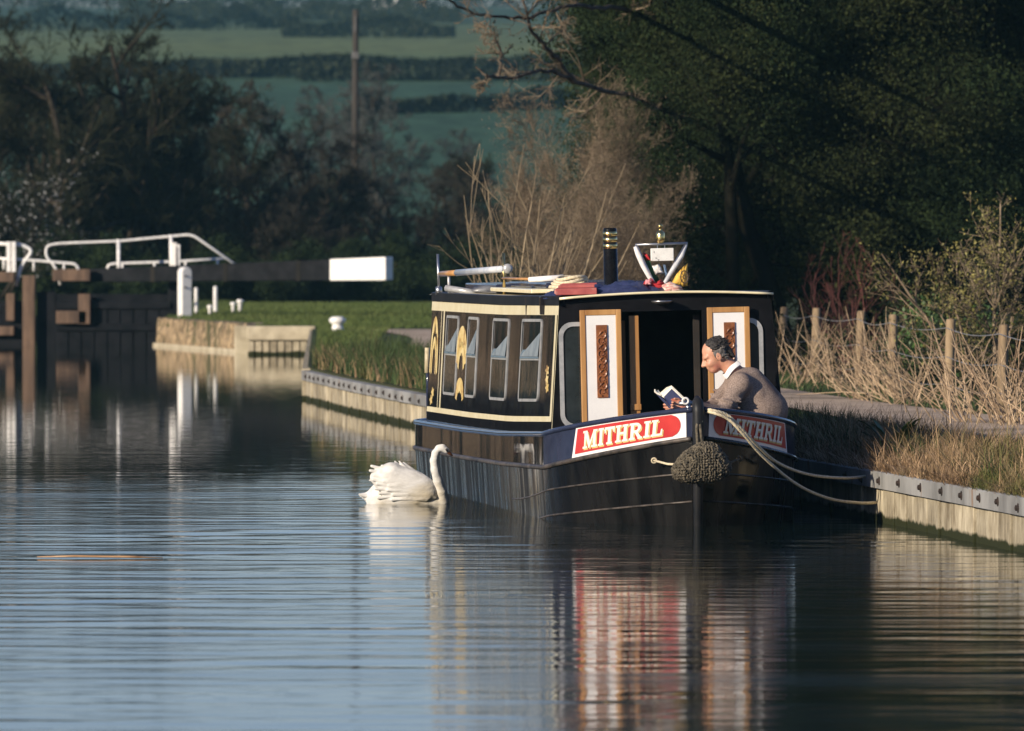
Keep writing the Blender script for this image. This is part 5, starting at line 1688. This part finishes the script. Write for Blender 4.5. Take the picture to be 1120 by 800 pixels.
bark_d = pmat('dark_bark', (.020, .016, .012), (.050, .042, .032), scale=6, rough=.95, spec=.1, stretch=(1, 1, .3))
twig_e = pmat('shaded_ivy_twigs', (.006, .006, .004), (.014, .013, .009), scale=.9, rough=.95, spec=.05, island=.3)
twig_d = pmat('dark_winter_twigs', (.011, .0135, .008), (.028, .029, .016), scale=.9, rough=.95, spec=.1, island=.4)
twig_g = pmat('grey_brown_twigs', (.026, .025, .020), (.050, .045, .036), scale=.9, rough=.95, spec=.1, island=.35)
twig_h = pmat('hazy_grey_twigs', (.045, .050, .048), (.075, .080, .076), scale=.9, rough=.95, spec=.05, island=.3)  # haze of the distance put into this lighter grey-blue
twig_w = pmat('warm_hazel_twigs', (.11, .085, .058), (.23, .18, .125), scale=1.2, rough=.9, spec=.1, island=.45)
twig_p = pmat('pale_willow_stems', (.16, .12, .07), (.27, .21, .13), scale=1.4, rough=.8, island=.3)
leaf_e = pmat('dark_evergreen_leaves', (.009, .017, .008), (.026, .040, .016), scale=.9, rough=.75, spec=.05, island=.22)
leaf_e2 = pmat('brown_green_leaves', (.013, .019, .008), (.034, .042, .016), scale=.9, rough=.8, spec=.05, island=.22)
leaf_b = pmat('dead_brown_leaves', (.14, .105, .07), (.26, .20, .14), scale=1.1, rough=.9, spec=.1, island=.4)
leaf_y = pmat('yellow_green_buds', (.085, .080, .020), (.17, .15, .04), scale=1.2, rough=.7, island=.4)
leaf_g = pmat('fresh_green_leaves', (.030, .065, .012), (.06, .12, .025), scale=1.5, rough=.6, island=.4)
leaf_r = pmat('red_stem_twigs', (.06, .018, .014), (.11, .03, .022), scale=1.5, rough=.8, island=.3)
blossom = pmat('white_blossom', (.16, .17, .17), (.30, .30, .30), scale=1.5, rough=.8, island=.2)  # dimmed to grey: the bush's shade is put into the colour

def put(root, px, d, h_scale, rz, label, group=None, sx=1.0, z=None):
    x = (px - 560) * d / FP
    root.location = (x, d, gz(x, d) if z is None else z)
    root.rotation_euler = (0, 0, rz)
    root.scale = (h_scale * sx, h_scale * sx, h_scale)
    if label: root['label'] = label
    if group: root['group'] = group
    return root

# --- dark winter trees behind the lock (left)
G1 = 'bare winter trees behind the lock'
tA = make_tree('bare_tree', 11, 8.0, .16, 1, .3, ((20, 1.0, .2, .46), (11, .85, .15, .5), (8, .8, .15, .5), (7, .7, .1, .5)), .0095, bark_d, twig_d, up=.06, base_t=.15)
tB = make_tree('bare_tree', 12, 8.0, .13, 3, .28, ((10, .85, .2, .45), (10, .8, .15, .5), (8, .8, .15, .5), (5, .7, .1, .5)), .0095, bark_d, twig_d, up=.05, base_t=.1)
tC = make_tree('bare_tree', 13, 7.0, .12, 4, .42, ((10, .85, .15, .45), (10, .8, .15, .5), (8, .8, .15, .5), (4, .7, .1, .55)), .0095, bark_d, twig_g, up=.02, base_t=.08)
put(tA, 66, 228, 1.32, .3, 'tall dark bare tree, leftmost full crown behind the left lock gate', G1)
put(tB, 142, 232, 1.36, 1.2, 'tall dark bare tree behind the long white lock handrail', G1)
put(tC, 352, 236, .92, 2.0, 'greyish low bare tree behind the black balance beam', G1)
def again(root, *a, **k):
    return put(dup(root), *a, **k)
again(tA, 205, 234, 1.14, 2.5, 'dark bare tree above the kink in the white lock handrail', G1)
again(tB, -8, 230, 1.16, .4, 'dark bare tree cut by the left edge of the photo', G1)
again(tB, 272, 240, .90, 3.6, 'shorter dark bare tree left of the telegraph pole', G1)
again(tC, 310, 232, .72, 4.4, 'low spreading bare tree above the middle of the balance beam', G1)
again(tC, 432, 242, .74, .8, 'small greyish bare tree right of the white beam end', G1)
again(tC, 490, 236, .68, 5.2, 'small bare tree just left of the boat stern', G1)
again(tA, 545, 250, .78, 1.0, 'bare tree behind the rear of the boat roof', G1)
again(tB, 35, 246, 1.28, 3.9, 'dark bare tree filling the gap beside the leftmost full crown', G1)
again(tC, 245, 250, 1.1, 2.8, 'spreading bare tree in the back row behind the handrail', G1)
again(tA, 385, 246, .70, 2.2, 'low bare tree at the foot of the telegraph pole', G1)
again(tB, 175, 250, 1.2, 5.5, 'dark bare tree in the back row behind the paddle post', G1)
again(tA, 100, 250, 1.2, 4.2, 'bare tree filling the gap behind the two tallest left trees', G1)
# hazy grey trees further off
G2 = 'hazy grey bare trees before the far field'
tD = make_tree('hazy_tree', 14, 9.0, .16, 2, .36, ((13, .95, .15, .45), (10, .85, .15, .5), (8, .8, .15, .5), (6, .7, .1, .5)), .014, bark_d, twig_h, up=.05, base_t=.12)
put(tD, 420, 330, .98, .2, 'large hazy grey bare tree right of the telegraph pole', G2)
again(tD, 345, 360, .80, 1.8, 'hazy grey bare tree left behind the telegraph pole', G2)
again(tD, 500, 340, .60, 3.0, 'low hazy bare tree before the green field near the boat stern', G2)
# evergreen under-storey
bA = make_tree('dark_bush', 21, 3.0, .07, 5, .55, ((8, .9, .1, .5), (7, .9, .1, .55), (5, .9, .1, .55)), .009, bark_d, twig_d, leaf_e, 60000, .07, .16, up=.0, cat='bush', base_t=.05, trunk_frac=.7)
G3 = 'dark bushes at the foot of the winter trees'
for i, (px, d, s, lab) in enumerate(((18, 222, 1.0, 'dark bush behind the left lock gate rail'), (95, 224, .95, 'dark bush under the tall bare trees behind the gate'), (165, 223, .92, 'dark bush behind the upright white paddle post'), (238, 222, .90, 'dark bush behind the kinked handrail end'),
                          (300, 224, .85, 'dark bush behind the black part of the balance beam'), (362, 226, .80, 'dark bush behind the joint of the white beam end'), (418, 226, .85, 'dark bush just right of the white beam end'), (468, 228, .95, 'dark bush left of the boat stern'), (520, 230, 1.0, 'dark bush behind the boat roof hatches'), (575, 228, 1.1, 'dark bush behind the bare stems over the roof'))):
    (put if i == 0 else again)(bA, px, d, s, i * 1.3, lab, G3, sx=1.15)
# white blossom bush, far left
bl = make_tree('blossom_bush', 24, 4.2, .06, 4, .3, ((9, .8, .2, .45), (7, .8, .2, .5), (5, .8, .2, .5)), .008, bark_d, twig_d, blossom, 1100, .05, .14, up=.06, cat='bush')
put(bl, -14, 214, 1.3, 0, 'white blossoming bush at the left edge above the lock gate')

# --- the dark wood on the right
G4 = 'dark ivy-clad trees on the right bank'
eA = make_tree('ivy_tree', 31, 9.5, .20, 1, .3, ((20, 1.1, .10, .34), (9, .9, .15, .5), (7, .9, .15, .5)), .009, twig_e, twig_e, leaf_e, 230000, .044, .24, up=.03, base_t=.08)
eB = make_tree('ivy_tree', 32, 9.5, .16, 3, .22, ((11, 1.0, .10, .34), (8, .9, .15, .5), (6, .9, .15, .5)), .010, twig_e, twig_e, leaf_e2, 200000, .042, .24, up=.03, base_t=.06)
spots = [(eA, 795, 123, 1.05, 'dark evergreen tree behind the boat chimney and mast'), (eA, 840, 128, 1.15, 'dark evergreen tree behind the right cabin door'), (eB, 880, 124, 1.12, 'brown-green tree right behind the cabin roof corner'), (eA, 955, 129, 1.18, 'tall dark evergreen tree above the middle fence posts'),
         (eB, 1030, 127, 1.15, 'brown-green tree above the right-hand fence posts'), (eA, 1105, 125, 1.12, 'dark evergreen tree at the right edge of the photo'), (eB, 726, 132, 1.02, 'brown-green tree behind the pale hazel bush'), (eB, 812, 140, 1.25, 'brown-green tree rising behind the mast in the back row'),
         (eA, 880, 142, 1.25, 'dark evergreen in the back row above the cabin'), (eA, 1000, 143, 1.25, 'dark evergreen in the back row at right'), (eB, 925, 141, 1.25, 'brown-green back-row tree above the fence'), (eB, 1090, 142, 1.25, 'brown-green back-row tree near the right edge'), (eA, 748, 148, 1.15, 'dark evergreen in the back row above the hazel')]
used = set()
for i, (r_, px, d, s, lab) in enumerate(spots):
    first = r_ not in used; used.add(r_)
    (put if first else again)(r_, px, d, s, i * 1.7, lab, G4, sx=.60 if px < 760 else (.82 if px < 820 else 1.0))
# pale hazel / sallow, lit by the sun, in front of the wood
G5 = 'sunlit brown bushes behind the boat'
hz = make_tree('hazel_bush', 41, 5.0, .020, 12, .30, ((12, .6, .10, .40), (10, .75, .12, .5), (9, .75, .12, .5)), .0034, twig_w, twig_w, leaf_b, 15000, .022, .20, up=.07, cat='bush', trunk_frac=.7)
put(hz, 652, 112, .66, .5, 'sunlit brown twiggy bush behind the chimney', G5)
again(hz, 612, 116, .78, 2.4, 'taller sunlit brown bush above the rear of the roof', G5, sx=.72)
again(hz, 690, 116, .58, 4.1, 'sunlit brown twiggy bush behind the V-shaped mast', G5)
again(hz, 640, 121, 1.02, 5.0, 'tall brown bush leaning out over the canal above the roof', G5, sx=.70)
# upright pale stems over the boat's stern
wl_ = make_tree('willow_shoots', 44, 2.9, .022, 20, .26, ((3, .35, .3, .45), (2, .4, .3, .5)), .006, twig_p, twig_p, None, 0, up=.04, wig=.05, cat='bush', trunk_frac=.9, base_t=.35)
put(wl_, 572, 100, 1.0, 1.0, 'fan of pale upright willow shoots above the boat roof')
# the bare limb reaching in at the top
ob0 = W(850, 300, 136); ob0.z = gz(ob0.x, 136)
lb = thing('overhanging_tree', 'bare tree with grey limbs reaching over the canal at the top', 'tree', ob0)
rngo = np.random.default_rng(46)
def limb(pts_, r0, r1):
    P = np.array([np.array(W(*p) - ob0) for p in pts_])
    t = np.linspace(0, len(P) - 1, 5 * len(P)); i = np.minimum(t.astype(int), len(P) - 2); f = (t - i)[:, None]
    Q = P[i] * (1 - f) + P[i + 1] * f + rngo.normal(0, .012, (len(t), 3))
    return Q[None], np.linspace(r0, r1, len(t))[None]
trunk_p = limb([(850, 345, 136), (846, 250, 136), (838, 150, 136), (826, 60, 136), (815, -40, 136), (805, -140, 136)], .17, .06)
limbs = [limb([(826, 60, 136), (760, 25, 133), (700, 12, 126), (655, 8, 117.5), (628, 6, 116.5), (585, 17, 115.5), (545, 20, 115), (508, 12, 114.5), (480, -6, 114)], .042, .014),
         limb([(834, 120, 136), (770, 112, 133), (712, 106, 126), (664, 100, 117.5), (628, 90, 116.5), (606, 78, 116), (585, 79, 115.5), (560, 86, 115), (532, 84, 114.5), (521, 72, 114.5)], .042, .013),
         limb([(628, 90, 116.5), (605, 60, 116), (582, 36, 115.5), (575, 10, 115), (560, -20, 115)], .04, .012),
         limb([(545, 86, 115), (549, 60, 115), (540, 38, 114.8), (530, 22, 114.8)], .028, .008),
         limb([(532, 84, 114.5), (529, 92, 114.5), (521, 97, 114.4)], .022, .008),
         limb([(820, 0, 136), (740, -30, 126), (672, -40, 118), (630, -60, 117), (570, -80, 116)], .07, .02),
         limb([(815, -20, 136), (870, -80, 135), (940, -100, 134)], .07, .02)]
V, F = join([prisms(*q, 6) for q in [trunk_p] + limbs])
np_obj('trunk', V, F, pmat('grey_limb_bark', (.05, .042, .034), (.12, .10, .08), scale=8, rough=.95, spec=.1), lb, smooth=True)
cr_ = []
for q in limbs:
    ln = np.array([min(2.4, np.linalg.norm(np.diff(q[0][0], axis=0), axis=1).sum())])
    p, d, l2, rd = children(rngo, q[0], q[1], 11, .9, .2, .40, ln, .5, .008)
    pt, rr_ = branch_set(rngo, p, d, l2, rd, 4, .16, .03, .35); cr_.append(prisms(pt, rr_, 4))
    p, d, l2, rd = children(rngo, pt, rr_, 7, .8, .15, .5, l2, .6, .005)
    pt, rr_ = branch_set(rngo, p, d, l2, rd, 3, .16, .03, .4); cr_.append(prisms(pt, rr_, 3))
    p, d, l2, rd = children(rngo, pt, rr_, 4, .7, .15, .55, l2, .7, .004)
    pt, rr_ = branch_set(rngo, p, d, l2, rd, 3, .14, .03, .5); cr_.append(prisms(pt, rr_, 3))
V, F = join(cr_)
np_obj('crown', V, F, twig_w, lb)
# right foreground shrubs by the fence
yb = make_tree('budding_shrub', 51, 3.3, .035, 8, .30, ((7, .6, .15, .42), (6, .7, .15, .5), (4, .7, .15, .5)), .005, twig_w, twig_w, leaf_y, 5200, .045, .07, up=.06, cat='bush', trunk_frac=.8)
put(yb, 1098, 98, .92, .4, 'yellow-budding shrub at the right edge above the fence')
gb = make_tree('green_bush', 52, 1.7, .03, 7, .5, ((7, .8, .1, .5), (6, .8, .1, .55), (4, .8, .1, .55)), .005, twig_d, twig_d, leaf_g, 7000, .055, .10, up=.0, cat='bush', base_t=.05)
put(gb, 1042, 104, 1.0, 0, 'low fresh green bush behind the fence at right')
rb = make_tree('red_stemmed_shrub', 53, 2.3, .022, 12, .28, ((5, .5, .2, .42), (4, .6, .2, .5)), .005, leaf_r, leaf_r, None, 0, up=.07, cat='bush', trunk_frac=.85)
put(rb, 925, 114, .85, 0, 'dark red-stemmed shrub behind the left fence posts')
br = make_tree('bramble_bush', 54, 1.6, .02, 14, .7, ((6, .8, .1, .5), (5, .8, .1, .5), (3, .8, .1, .5)), .005, twig_w, twig_g, leaf_e2, 4200, .05, .10, up=-.02, cat='bush', base_t=.05)
G6 = 'brambles behind the fence'
put(br, 880, 118, .9, 0, 'brown bramble behind the fence beside the boat', G6)
again(br, 985, 109, 1.0, 1.4, 'brown bramble behind the two close fence posts', G6)
again(br, 1075, 102, 1.1, 2.2, 'brown bramble under the yellow-budding shrub', G6)
again(br, 1125, 98, 1.1, 3.2, 'brown bramble at the right edge behind the fence', G6)

# --- left bank out of the frame: plants added for their reflections in the boat side
G7 = 'unseen growth added on the far left bank for the boat reflections'
def far_left(root, x, y, s, rz, lab):
    root.location = (x, y, gz(x, y)); root.rotation_euler = (0, 0, rz); root.scale = (s, s, s)
    root['label'] = lab; root['group'] = G7

for i, (x, y) in enumerate(((-18, 122), (-21, 160), (-25, 200))):
    far_left(dup(wl_), x, y, 1.5, i * 2.1, 'unseen fan of pale sunlit shoots added on the left bank for the boat reflection')
for i, (x, y, s) in enumerate(((-26, 135, .8), (-29, 160, .9), (-31, 186, .9), (-33, 214, .9), (-24, 112, .7))):
    far_left(dup(eA), x, y, s, i * 1.9, 'unseen dark evergreen tree added on the left bank to darken the boat reflection')
for i, (x, y, s) in enumerate(((-15.5, 112, .8), (-15.6, 121, .9), (-16, 131, .85), (-16, 142, 1.0), (-16.5, 153, .9), (-17, 165, 1.0), (-17, 178, 1.0), (-17.5, 192, 1.1))):
    far_left(dup(bA), x, y, s, i * 1.1, 'unseen dark bush added on the left bank to darken the boat reflection')

# --- grass
def blades(rng, xy, z, h, wd, lean, base_col=None, nseg=2):
    N = len(xy)
    hh = h * rng.uniform(.45, 1.2, N)
    az = rng.uniform(0, 6.283, N)
    d = np.stack([np.cos(az), np.sin(az), np.zeros(N)], 1)
    s = np.stack([-np.sin(az), np.cos(az), np.zeros(N)], 1)
    ln = (lean * rng.uniform(.2, 1.4, N) * hh)[:, None]
    b0 = np.concatenate([xy, z[:, None]], 1)
    w_ = (wd * rng.uniform(.6, 1.3, N))[:, None]
    up = np.array([0, 0, 1.])
    m = b0 + up * (hh * .55)[:, None] + d * ln * .3
    t = b0 + up * hh[:, None] * .97 + d * ln
    sl_ = s * w_ * .5
    V = np.stack([b0 - sl_, b0 + sl_, m + sl_ * .75, m - sl_ * .75, t + sl_ * .12, t - sl_ * .12], 1).reshape(-1, 3)
    o = (np.arange(N) * 6)[:, None]
    F = np.concatenate([o + np.array([0, 1, 2, 3]), o + np.array([3, 2, 4, 5])])
    return V, F
straw = pmat('dry_straw_grass', (.17, .105, .055), (.40, .28, .17), scale=1.6, rough=.9, spec=.1, island=.35, c3=(.10, .11, .035), c3scale=.9, c3pos=(.50, .66))
greeng = pmat('blue_green_long_grass', (.030, .055, .022), (.060, .085, .030), scale=1.3, rough=.85, spec=.15, island=.4, c3=(.16, .125, .06), c3scale=.6, c3pos=(.58, .75))
lawn_m = pmat('lawn_grass', (.060, .090, .026), (.10, .130, .042), scale=1.2, rough=.85, spec=.1, island=.3, c3=(.10, .12, .04), c3scale=.25, c3pos=(.5, .7))
rng = np.random.default_rng(77)
def bank_strip(n, y0, y1, o0, o1, dens=None):
    y = rng.uniform(y0, y1, n); u = rng.uniform(0, 1, n)
    x = np.interp(y, _ey, _ex) + o0 + (o1 - o0) * u
    z = np.array([bank_z(q) for q in y])
    return np.stack([x, y], 1), z
def across(xy): return xy[:, 0] - np.interp(xy[:, 1], _ey, _ex)
parts = []
xy, z = bank_strip(46000, 52, 78, -.06, 2.7); clump = .55 + .45 * np.sin(xy[:, 0] * 5 + xy[:, 1] * 2.1) * np.sin(xy[:, 1] * 3.3)
parts.append(blades(rng, xy, z - .02, np.interp(across(xy), [0, .3, 1.0, 1.8, 2.7], [.20, .36, .30, .15, .06]) * (0.45 + .8 * clump), .0085, 1.05))
xy, z = bank_strip(1500, 54, 76, .05, 1.3)
parts.append(blades(rng, xy, z - .02, np.full(len(xy), .46), .007, .6))
xy, z = bank_strip(5000, 92, 124, .06, 1.9)
parts.append(blades(rng, xy, z - .02, np.full(len(xy), .36), .011, .6))
xy, z = bank_strip(5200, 54, 78, -.10, .06)      # tufts that hang over the waling
vv, ff = blades(rng, xy, z - .03, np.full(len(xy), .13), .008, 1.9)
parts.append((vv, ff))
V_, F_2 = join(parts)
tag(np_obj('dry_grass', V_, F_2, straw), 'dry straw grass tufts on the bank edge', 'grass', kind='stuff')
parts = []
xy, z = bank_strip(46000, 73, 124, .08, 2.6); clump = .5 + .5 * np.sin(xy[:, 0] * 2.1 + xy[:, 1] * .9) * np.sin(xy[:, 1] * 1.3)
far_ = np.interp(xy[:, 1], [73, 90, 100], [.62, .7, 1.0])
parts.append(blades(rng, xy, z - .02, np.interp(across(xy), [0, .3, 1.1, 1.9, 2.6], [.34, .52, .46, .20, .06]) * (.6 + .6 * clump) * far_, .012, .50))
xy, z = bank_strip(16000, 52, 76, .1, 2.7); clump = np.sin(xy[:, 0] * 3.1 + xy[:, 1] * 1.3)
parts.append(blades(rng, xy[clump > -.2], z[clump > -.2] - .02, np.interp(across(xy[clump > -.2]), [.3, 1.0, 1.8, 2.7], [.26, .28, .13, .06]), .009, .9))
xy, z = bank_strip(15000, 75, 124, 4.5, 6.6)
parts.append(blades(rng, xy, z - .02, np.full(len(xy), .10), .012, .6))
V_, F_2 = join(parts)
tag(np_obj('long_green_grass', V_, F_2, greeng), 'long blue-green grass along the bank and path edges', 'grass', kind='stuff')
# lock lawn
n_ = 60000
y = rng.uniform(170.2, 222, n_); x0_ = np.interp(y, _ey, _ex) + .12
x = x0_ + (5.5 - 0) * rng.uniform(0, 1, n_)
pathc = np.interp(y, [123, 169], [0, 0])
z = np.array([bank_z(q) for q in y])
V_, F_2 = blades(rng, np.stack([x, y], 1), z - .01, np.full(n_, .10), .02, .5)
parts = [(V_, F_2)]
xy = np.stack([rng.uniform(-4.0, -2.4, 12000), rng.uniform(125, 172, 12000)], 1)
xy[:, 0] = np.maximum(xy[:, 0], np.interp(xy[:, 1], _ey, _ex) + .15)
parts.append(blades(rng, xy, np.array([bank_z(q) for q in xy[:, 1]]) - .01, np.full(len(xy), .09), .016, .5))
V_, F_2 = join(parts)
tag(np_obj('lawn_grass', V_, F_2, lawn_m), 'short green lawn beside the lock', 'grass', kind='stuff')
# dead pale stalks leaning along the fence
def fence_x(y): return float(np.interp(y, [80, 90, 112, 126], [5.75, 5.15, 4.0, 3.3]))
N = 384
y = np.concatenate([rng.normal(c_, s_, 24) for c_, s_ in zip(rng.uniform(84, 122, 16), rng.uniform(.3, 1.6, 16))])
x = np.array([fence_x(q) for q in y]) + rng.normal(-.30, .28, N)
P = np.stack([x, y, np.array([bank_z(q) for q in y])], 1)
lean_ = np.repeat(rng.normal(-.2, .35, 16), 24)
Dr = np.stack([lean_ + rng.normal(0, .30, N), rng.normal(0, .35, N), np.ones(N)], 1)
pts, rad = branch_set(rng, P, Dr, rng.uniform(.35, 1.15, N), np.full(N, .0085), 4, .10, -.03, .4)
stalk_m = pmat('dead_pale_stalks', (.26, .18, .115), (.46, .35, .235), scale=1.7, rough=.9, spec=.1, island=.4)
V_, F_2 = prisms(pts, rad, 3)
tag(np_obj('dead_stalks', V_, F_2, stalk_m), 'pale dead stalks leaning against the wire fence', 'dead stalks', kind='stuff')
# reeds on the left bank, mirrored in the boat and the water's left edge
N = 700
y = np.concatenate([rng.normal(c_, .35, 70) for c_ in rng.uniform(80, 182, 10)])
x = np.array([xl(q) for q in y]) - rng.uniform(.1, 2.2, N)
P = np.stack([x, y, np.array([bank_z(q) for q in y])], 1)
Dr = np.stack([rng.normal(0, .15, N), rng.normal(0, .15, N), np.ones(N)], 1)
pts, rad = branch_set(rng, P, Dr, rng.uniform(1.0, 2.2, N), np.full(N, .012), 3, .06, 0, .4)
V_, F_2 = prisms(pts, rad, 3)
tag(np_obj('dry_reeds', V_, F_2, stalk_m), 'dry golden reeds on the left bank', 'reeds', kind='stuff')

# broad-leaved weed by the ropes
wd_ = thing('dock_plant', 'fresh green broad-leaved plant in the dry grass near the mooring ropes', 'plant')
wp_ = W(978, 489, 71.0); wp_.z = bank_z(71) 
wd_.location = wp_
lm = MB()
rs = random.Random(2)
for k in range(16):
    a = rs.uniform(0, 6.28); ln = rs.uniform(.16, .30); zt = rs.uniform(.12, .42)
    dx, dy = math.cos(a), math.sin(a)
    p = lambda u, s_: Vector((dx * ln * u - dy * s_, dy * ln * u + dx * s_, zt * (1 - (1 - u) ** 2) + .05 * u))
    wdt = rs.uniform(.03, .05)
    lm.grid([[p(u, -wdt * math.sin(math.pi * min(.98, u + .05))), p(u, 0) + Vector((0, 0, -.008)), p(u, wdt * math.sin(math.pi * min(.98, u + .05)))] for u in np.linspace(.15, 1, 6)])
lm.build('leaves', leaf_g, wd_, smooth=True)
MB().tube([Vector((0, 0, -.03)), Vector((.02, 0, .34))], [.012, .005], 6).build('stem', leaf_g, wd_)

# ------------------------------------------------------------ fence, pole, far hedges
postm = pmat('grey_brown_fence_wood', (.15, .105, .06), (.30, .22, .13), scale=7, rough=.9, bump=.004, stretch=(1, 1, .2))
wirem = pmat('fence_wire', (.25, .26, .27), (.35, .36, .37), scale=9, rough=.5, metal=.6)
fx0 = fence_x(100)
fence = thing('wire_fence', 'leaning wooden post and wire fence along the towpath', 'fence', (fx0, 100, bank_z(100)))
fp = [(1098, 90, 355), (1040, 95, 349), (977, 101.5, 344), (942, 106.5, 340), (893, 113, 337), (858, 120, 336)]
tops = []
rs = random.Random(5)
for px, d, py in [(1165, 84, 360)] + fp:
    t_ = W(px, py, d)
    bx = t_.x + rs.uniform(-.10, -.02)
    base = Vector((bx, d, bank_z(d) - .3))
    o_ = Vector(fence.location)
    MB().tube([base - o_, t_ - o_ + Vector((0, 0, -.015)), t_ - o_], [.062, .054, .040], 9).build('fence_post', postm, fence, smooth=True)
    tops.append(t_ - o_)
for dz in (.10, .42, .72):
    P = []
    for i in range(len(tops) - 1):
        for k in range(6):
            u = k / 6
            P.append(tops[i].lerp(tops[i + 1], u) + Vector((-.05, -.04, -dz - .05 * math.sin(math.pi * u))))
    P.append(tops[-1] + Vector((-.05, 0, -dz)))
    MB().tube(P, .0055, 5).build('fence_wire', wirem, fence, smooth=True)
# telegraph pole
tpx = W(388, 165, 262)
tp = thing('telegraph_pole', 'tall wooden telegraph pole rising above the hazy trees', 'pole', (tpx.x, 262, gz(tpx.x, 262)))
topz = W(388, 11, 262).z - tp.location.z
MB().tube([(0, 0, -.3), (0.03, 0, topz)], [.13, .095], 12).build('pole', pmat('tarred_pole_wood', (.022, .019, .016), (.04, .034, .028), scale=6, rough=.9, stretch=(1, 1, .1)), tp, smooth=True)
MB().box((.03, -.13, topz - .45), (.05, .08, .5)).box((.02, -.12, topz - 1.4), (.22, .12, .22)).build('pole_fittings', pmat('pole_iron', (.06, .06, .06), (.1, .1, .1), scale=6, rough=.6), tp, bevel=.01)

# hedgerows on the hill: dense twiggy strips, each its own hedge
hedge_m = pmat('far_hedge_leaves', (.010, .016, .010), (.024, .030, .017), scale=.25, rough=.9, spec=.1, island=.5)
def hedge(x0, x1, yf, h, n, lab, thick=1.6, lump=.5, name='hedgerow'):
    x = rng.uniform(x0, x1, n)
    yb_ = np.array([yf(q) for q in x])
    top = h * (1 - lump + lump * (.5 + .5 * np.sin(x * .55 + 1.3 * np.sin(x * .21)) * np.sin(x * .17 + .6)))
    u = rng.uniform(0, 1, n) ** .8
    z = np.array([gz(a, b_) for a, b_ in zip(x, yb_)]) + top * u
    y = yb_ + rng.normal(0, thick * .35, n) * (1 - .5 * u)
    c_ = np.array([(x0 + x1) / 2, yf((x0 + x1) / 2), 0]); c_[2] = gz(c_[0], c_[1])
    V_, F_2 = leaf_quads(rng, np.stack([x, y, z], 1) - c_, np.full(n, .5))
    o = np_obj(name, V_, F_2, hedge_m)
    o.location = c_
    return tag(o, lab, 'hedge')
hedge(-60, 6, lambda x: 655 + x * .25, 1.7, 16000, 'long dark straight hedge between the pale and the deep green fields', lump=.35)
hedge(-16, 8, lambda x: 640 + x * .1, 1.3, 4000, 'short broken hedge just below the long field hedge', lump=.7)
hedge(-75, -24, lambda x: 985 + x * .8, 3.0, 5000, 'dark clumpy hedge high on the hill at left', lump=.7)
hedge(-24, -6, lambda x: 890, 2.4, 3500, 'hedge on the hill right of the telegraph pole top', lump=.7)
hedge(-50, -6, lambda x: 1010 - x * 1.5, 3.2, 9000, 'upper hedge sloping down the hill behind the pole top', lump=.6)
hedge(-140, 40, lambda x: 1265, 3.0, 26000, 'line of trees and hedge along the hill crest', thick=5, lump=.55, name='crest_hedge')
hedge(-10, 60, lambda x: 560 + x, 1.6, 9000, 'hedge bounding the green field behind the overhanging tree', lump=.6)
# a white cottage on the crest
cx_, cyq = W(421, 4, 1180).x, 1180
cot = thing('white_cottage', 'tiny white cottage at the top of the hill near the pole', 'house', (cx_, cyq, gz(cx_, cyq) - .1))
MB().box((0, 0, 1.2), (3.4, 4.0, 2.4)).build('wall', white, cot)
MB().prism([(-1.9, -2.2, 2.4), (1.9, -2.2, 2.4), (1.9, 0, 4.0), (-1.9, 0, 4.0)], (0, .15, .05)).prism([(-1.9, 2.2, 2.4), (1.9, 2.2, 2.4), (1.9, .16, 4.0), (-1.9, .16, 4.0)], (0, -.15, .05)).build('roof', pmat('slate_roof', (.06, .06, .065), (.10, .10, .105), scale=3), cot)
MB().box((-.8, -2.01, 1.4), (.6, .06, .8)).box((.8, -2.01, 1.4), (.6, .06, .8)).build('window', glass_d, cot)

# ------------------------------------------------------------ the evening air
hzm = bpy.data.materials.new('evening_haze')
hzm.use_nodes = True
n, l = hzm.node_tree.nodes, hzm.node_tree.links
for q in list(n):
    if q.type == 'BSDF_PRINCIPLED': n.remove(q)
pv = n.new('ShaderNodeVolumePrincipled')
pv.inputs['Color'].default_value = (.36, .78, 1.0, 1)
pv.inputs['Density'].default_value = 0.0001
pv.inputs['Anisotropy'].default_value = 0.0
out_ = [q for q in n if q.type == 'OUTPUT_MATERIAL'][0]
l.new(pv.outputs[0], out_.inputs['Volume'])
hb_ = MB().box((40, 810, 22), (980, 1830, 50)).build('haze', hzm)
tag(hb_, 'pale evening haze over the valley', 'haze', kind='stuff')
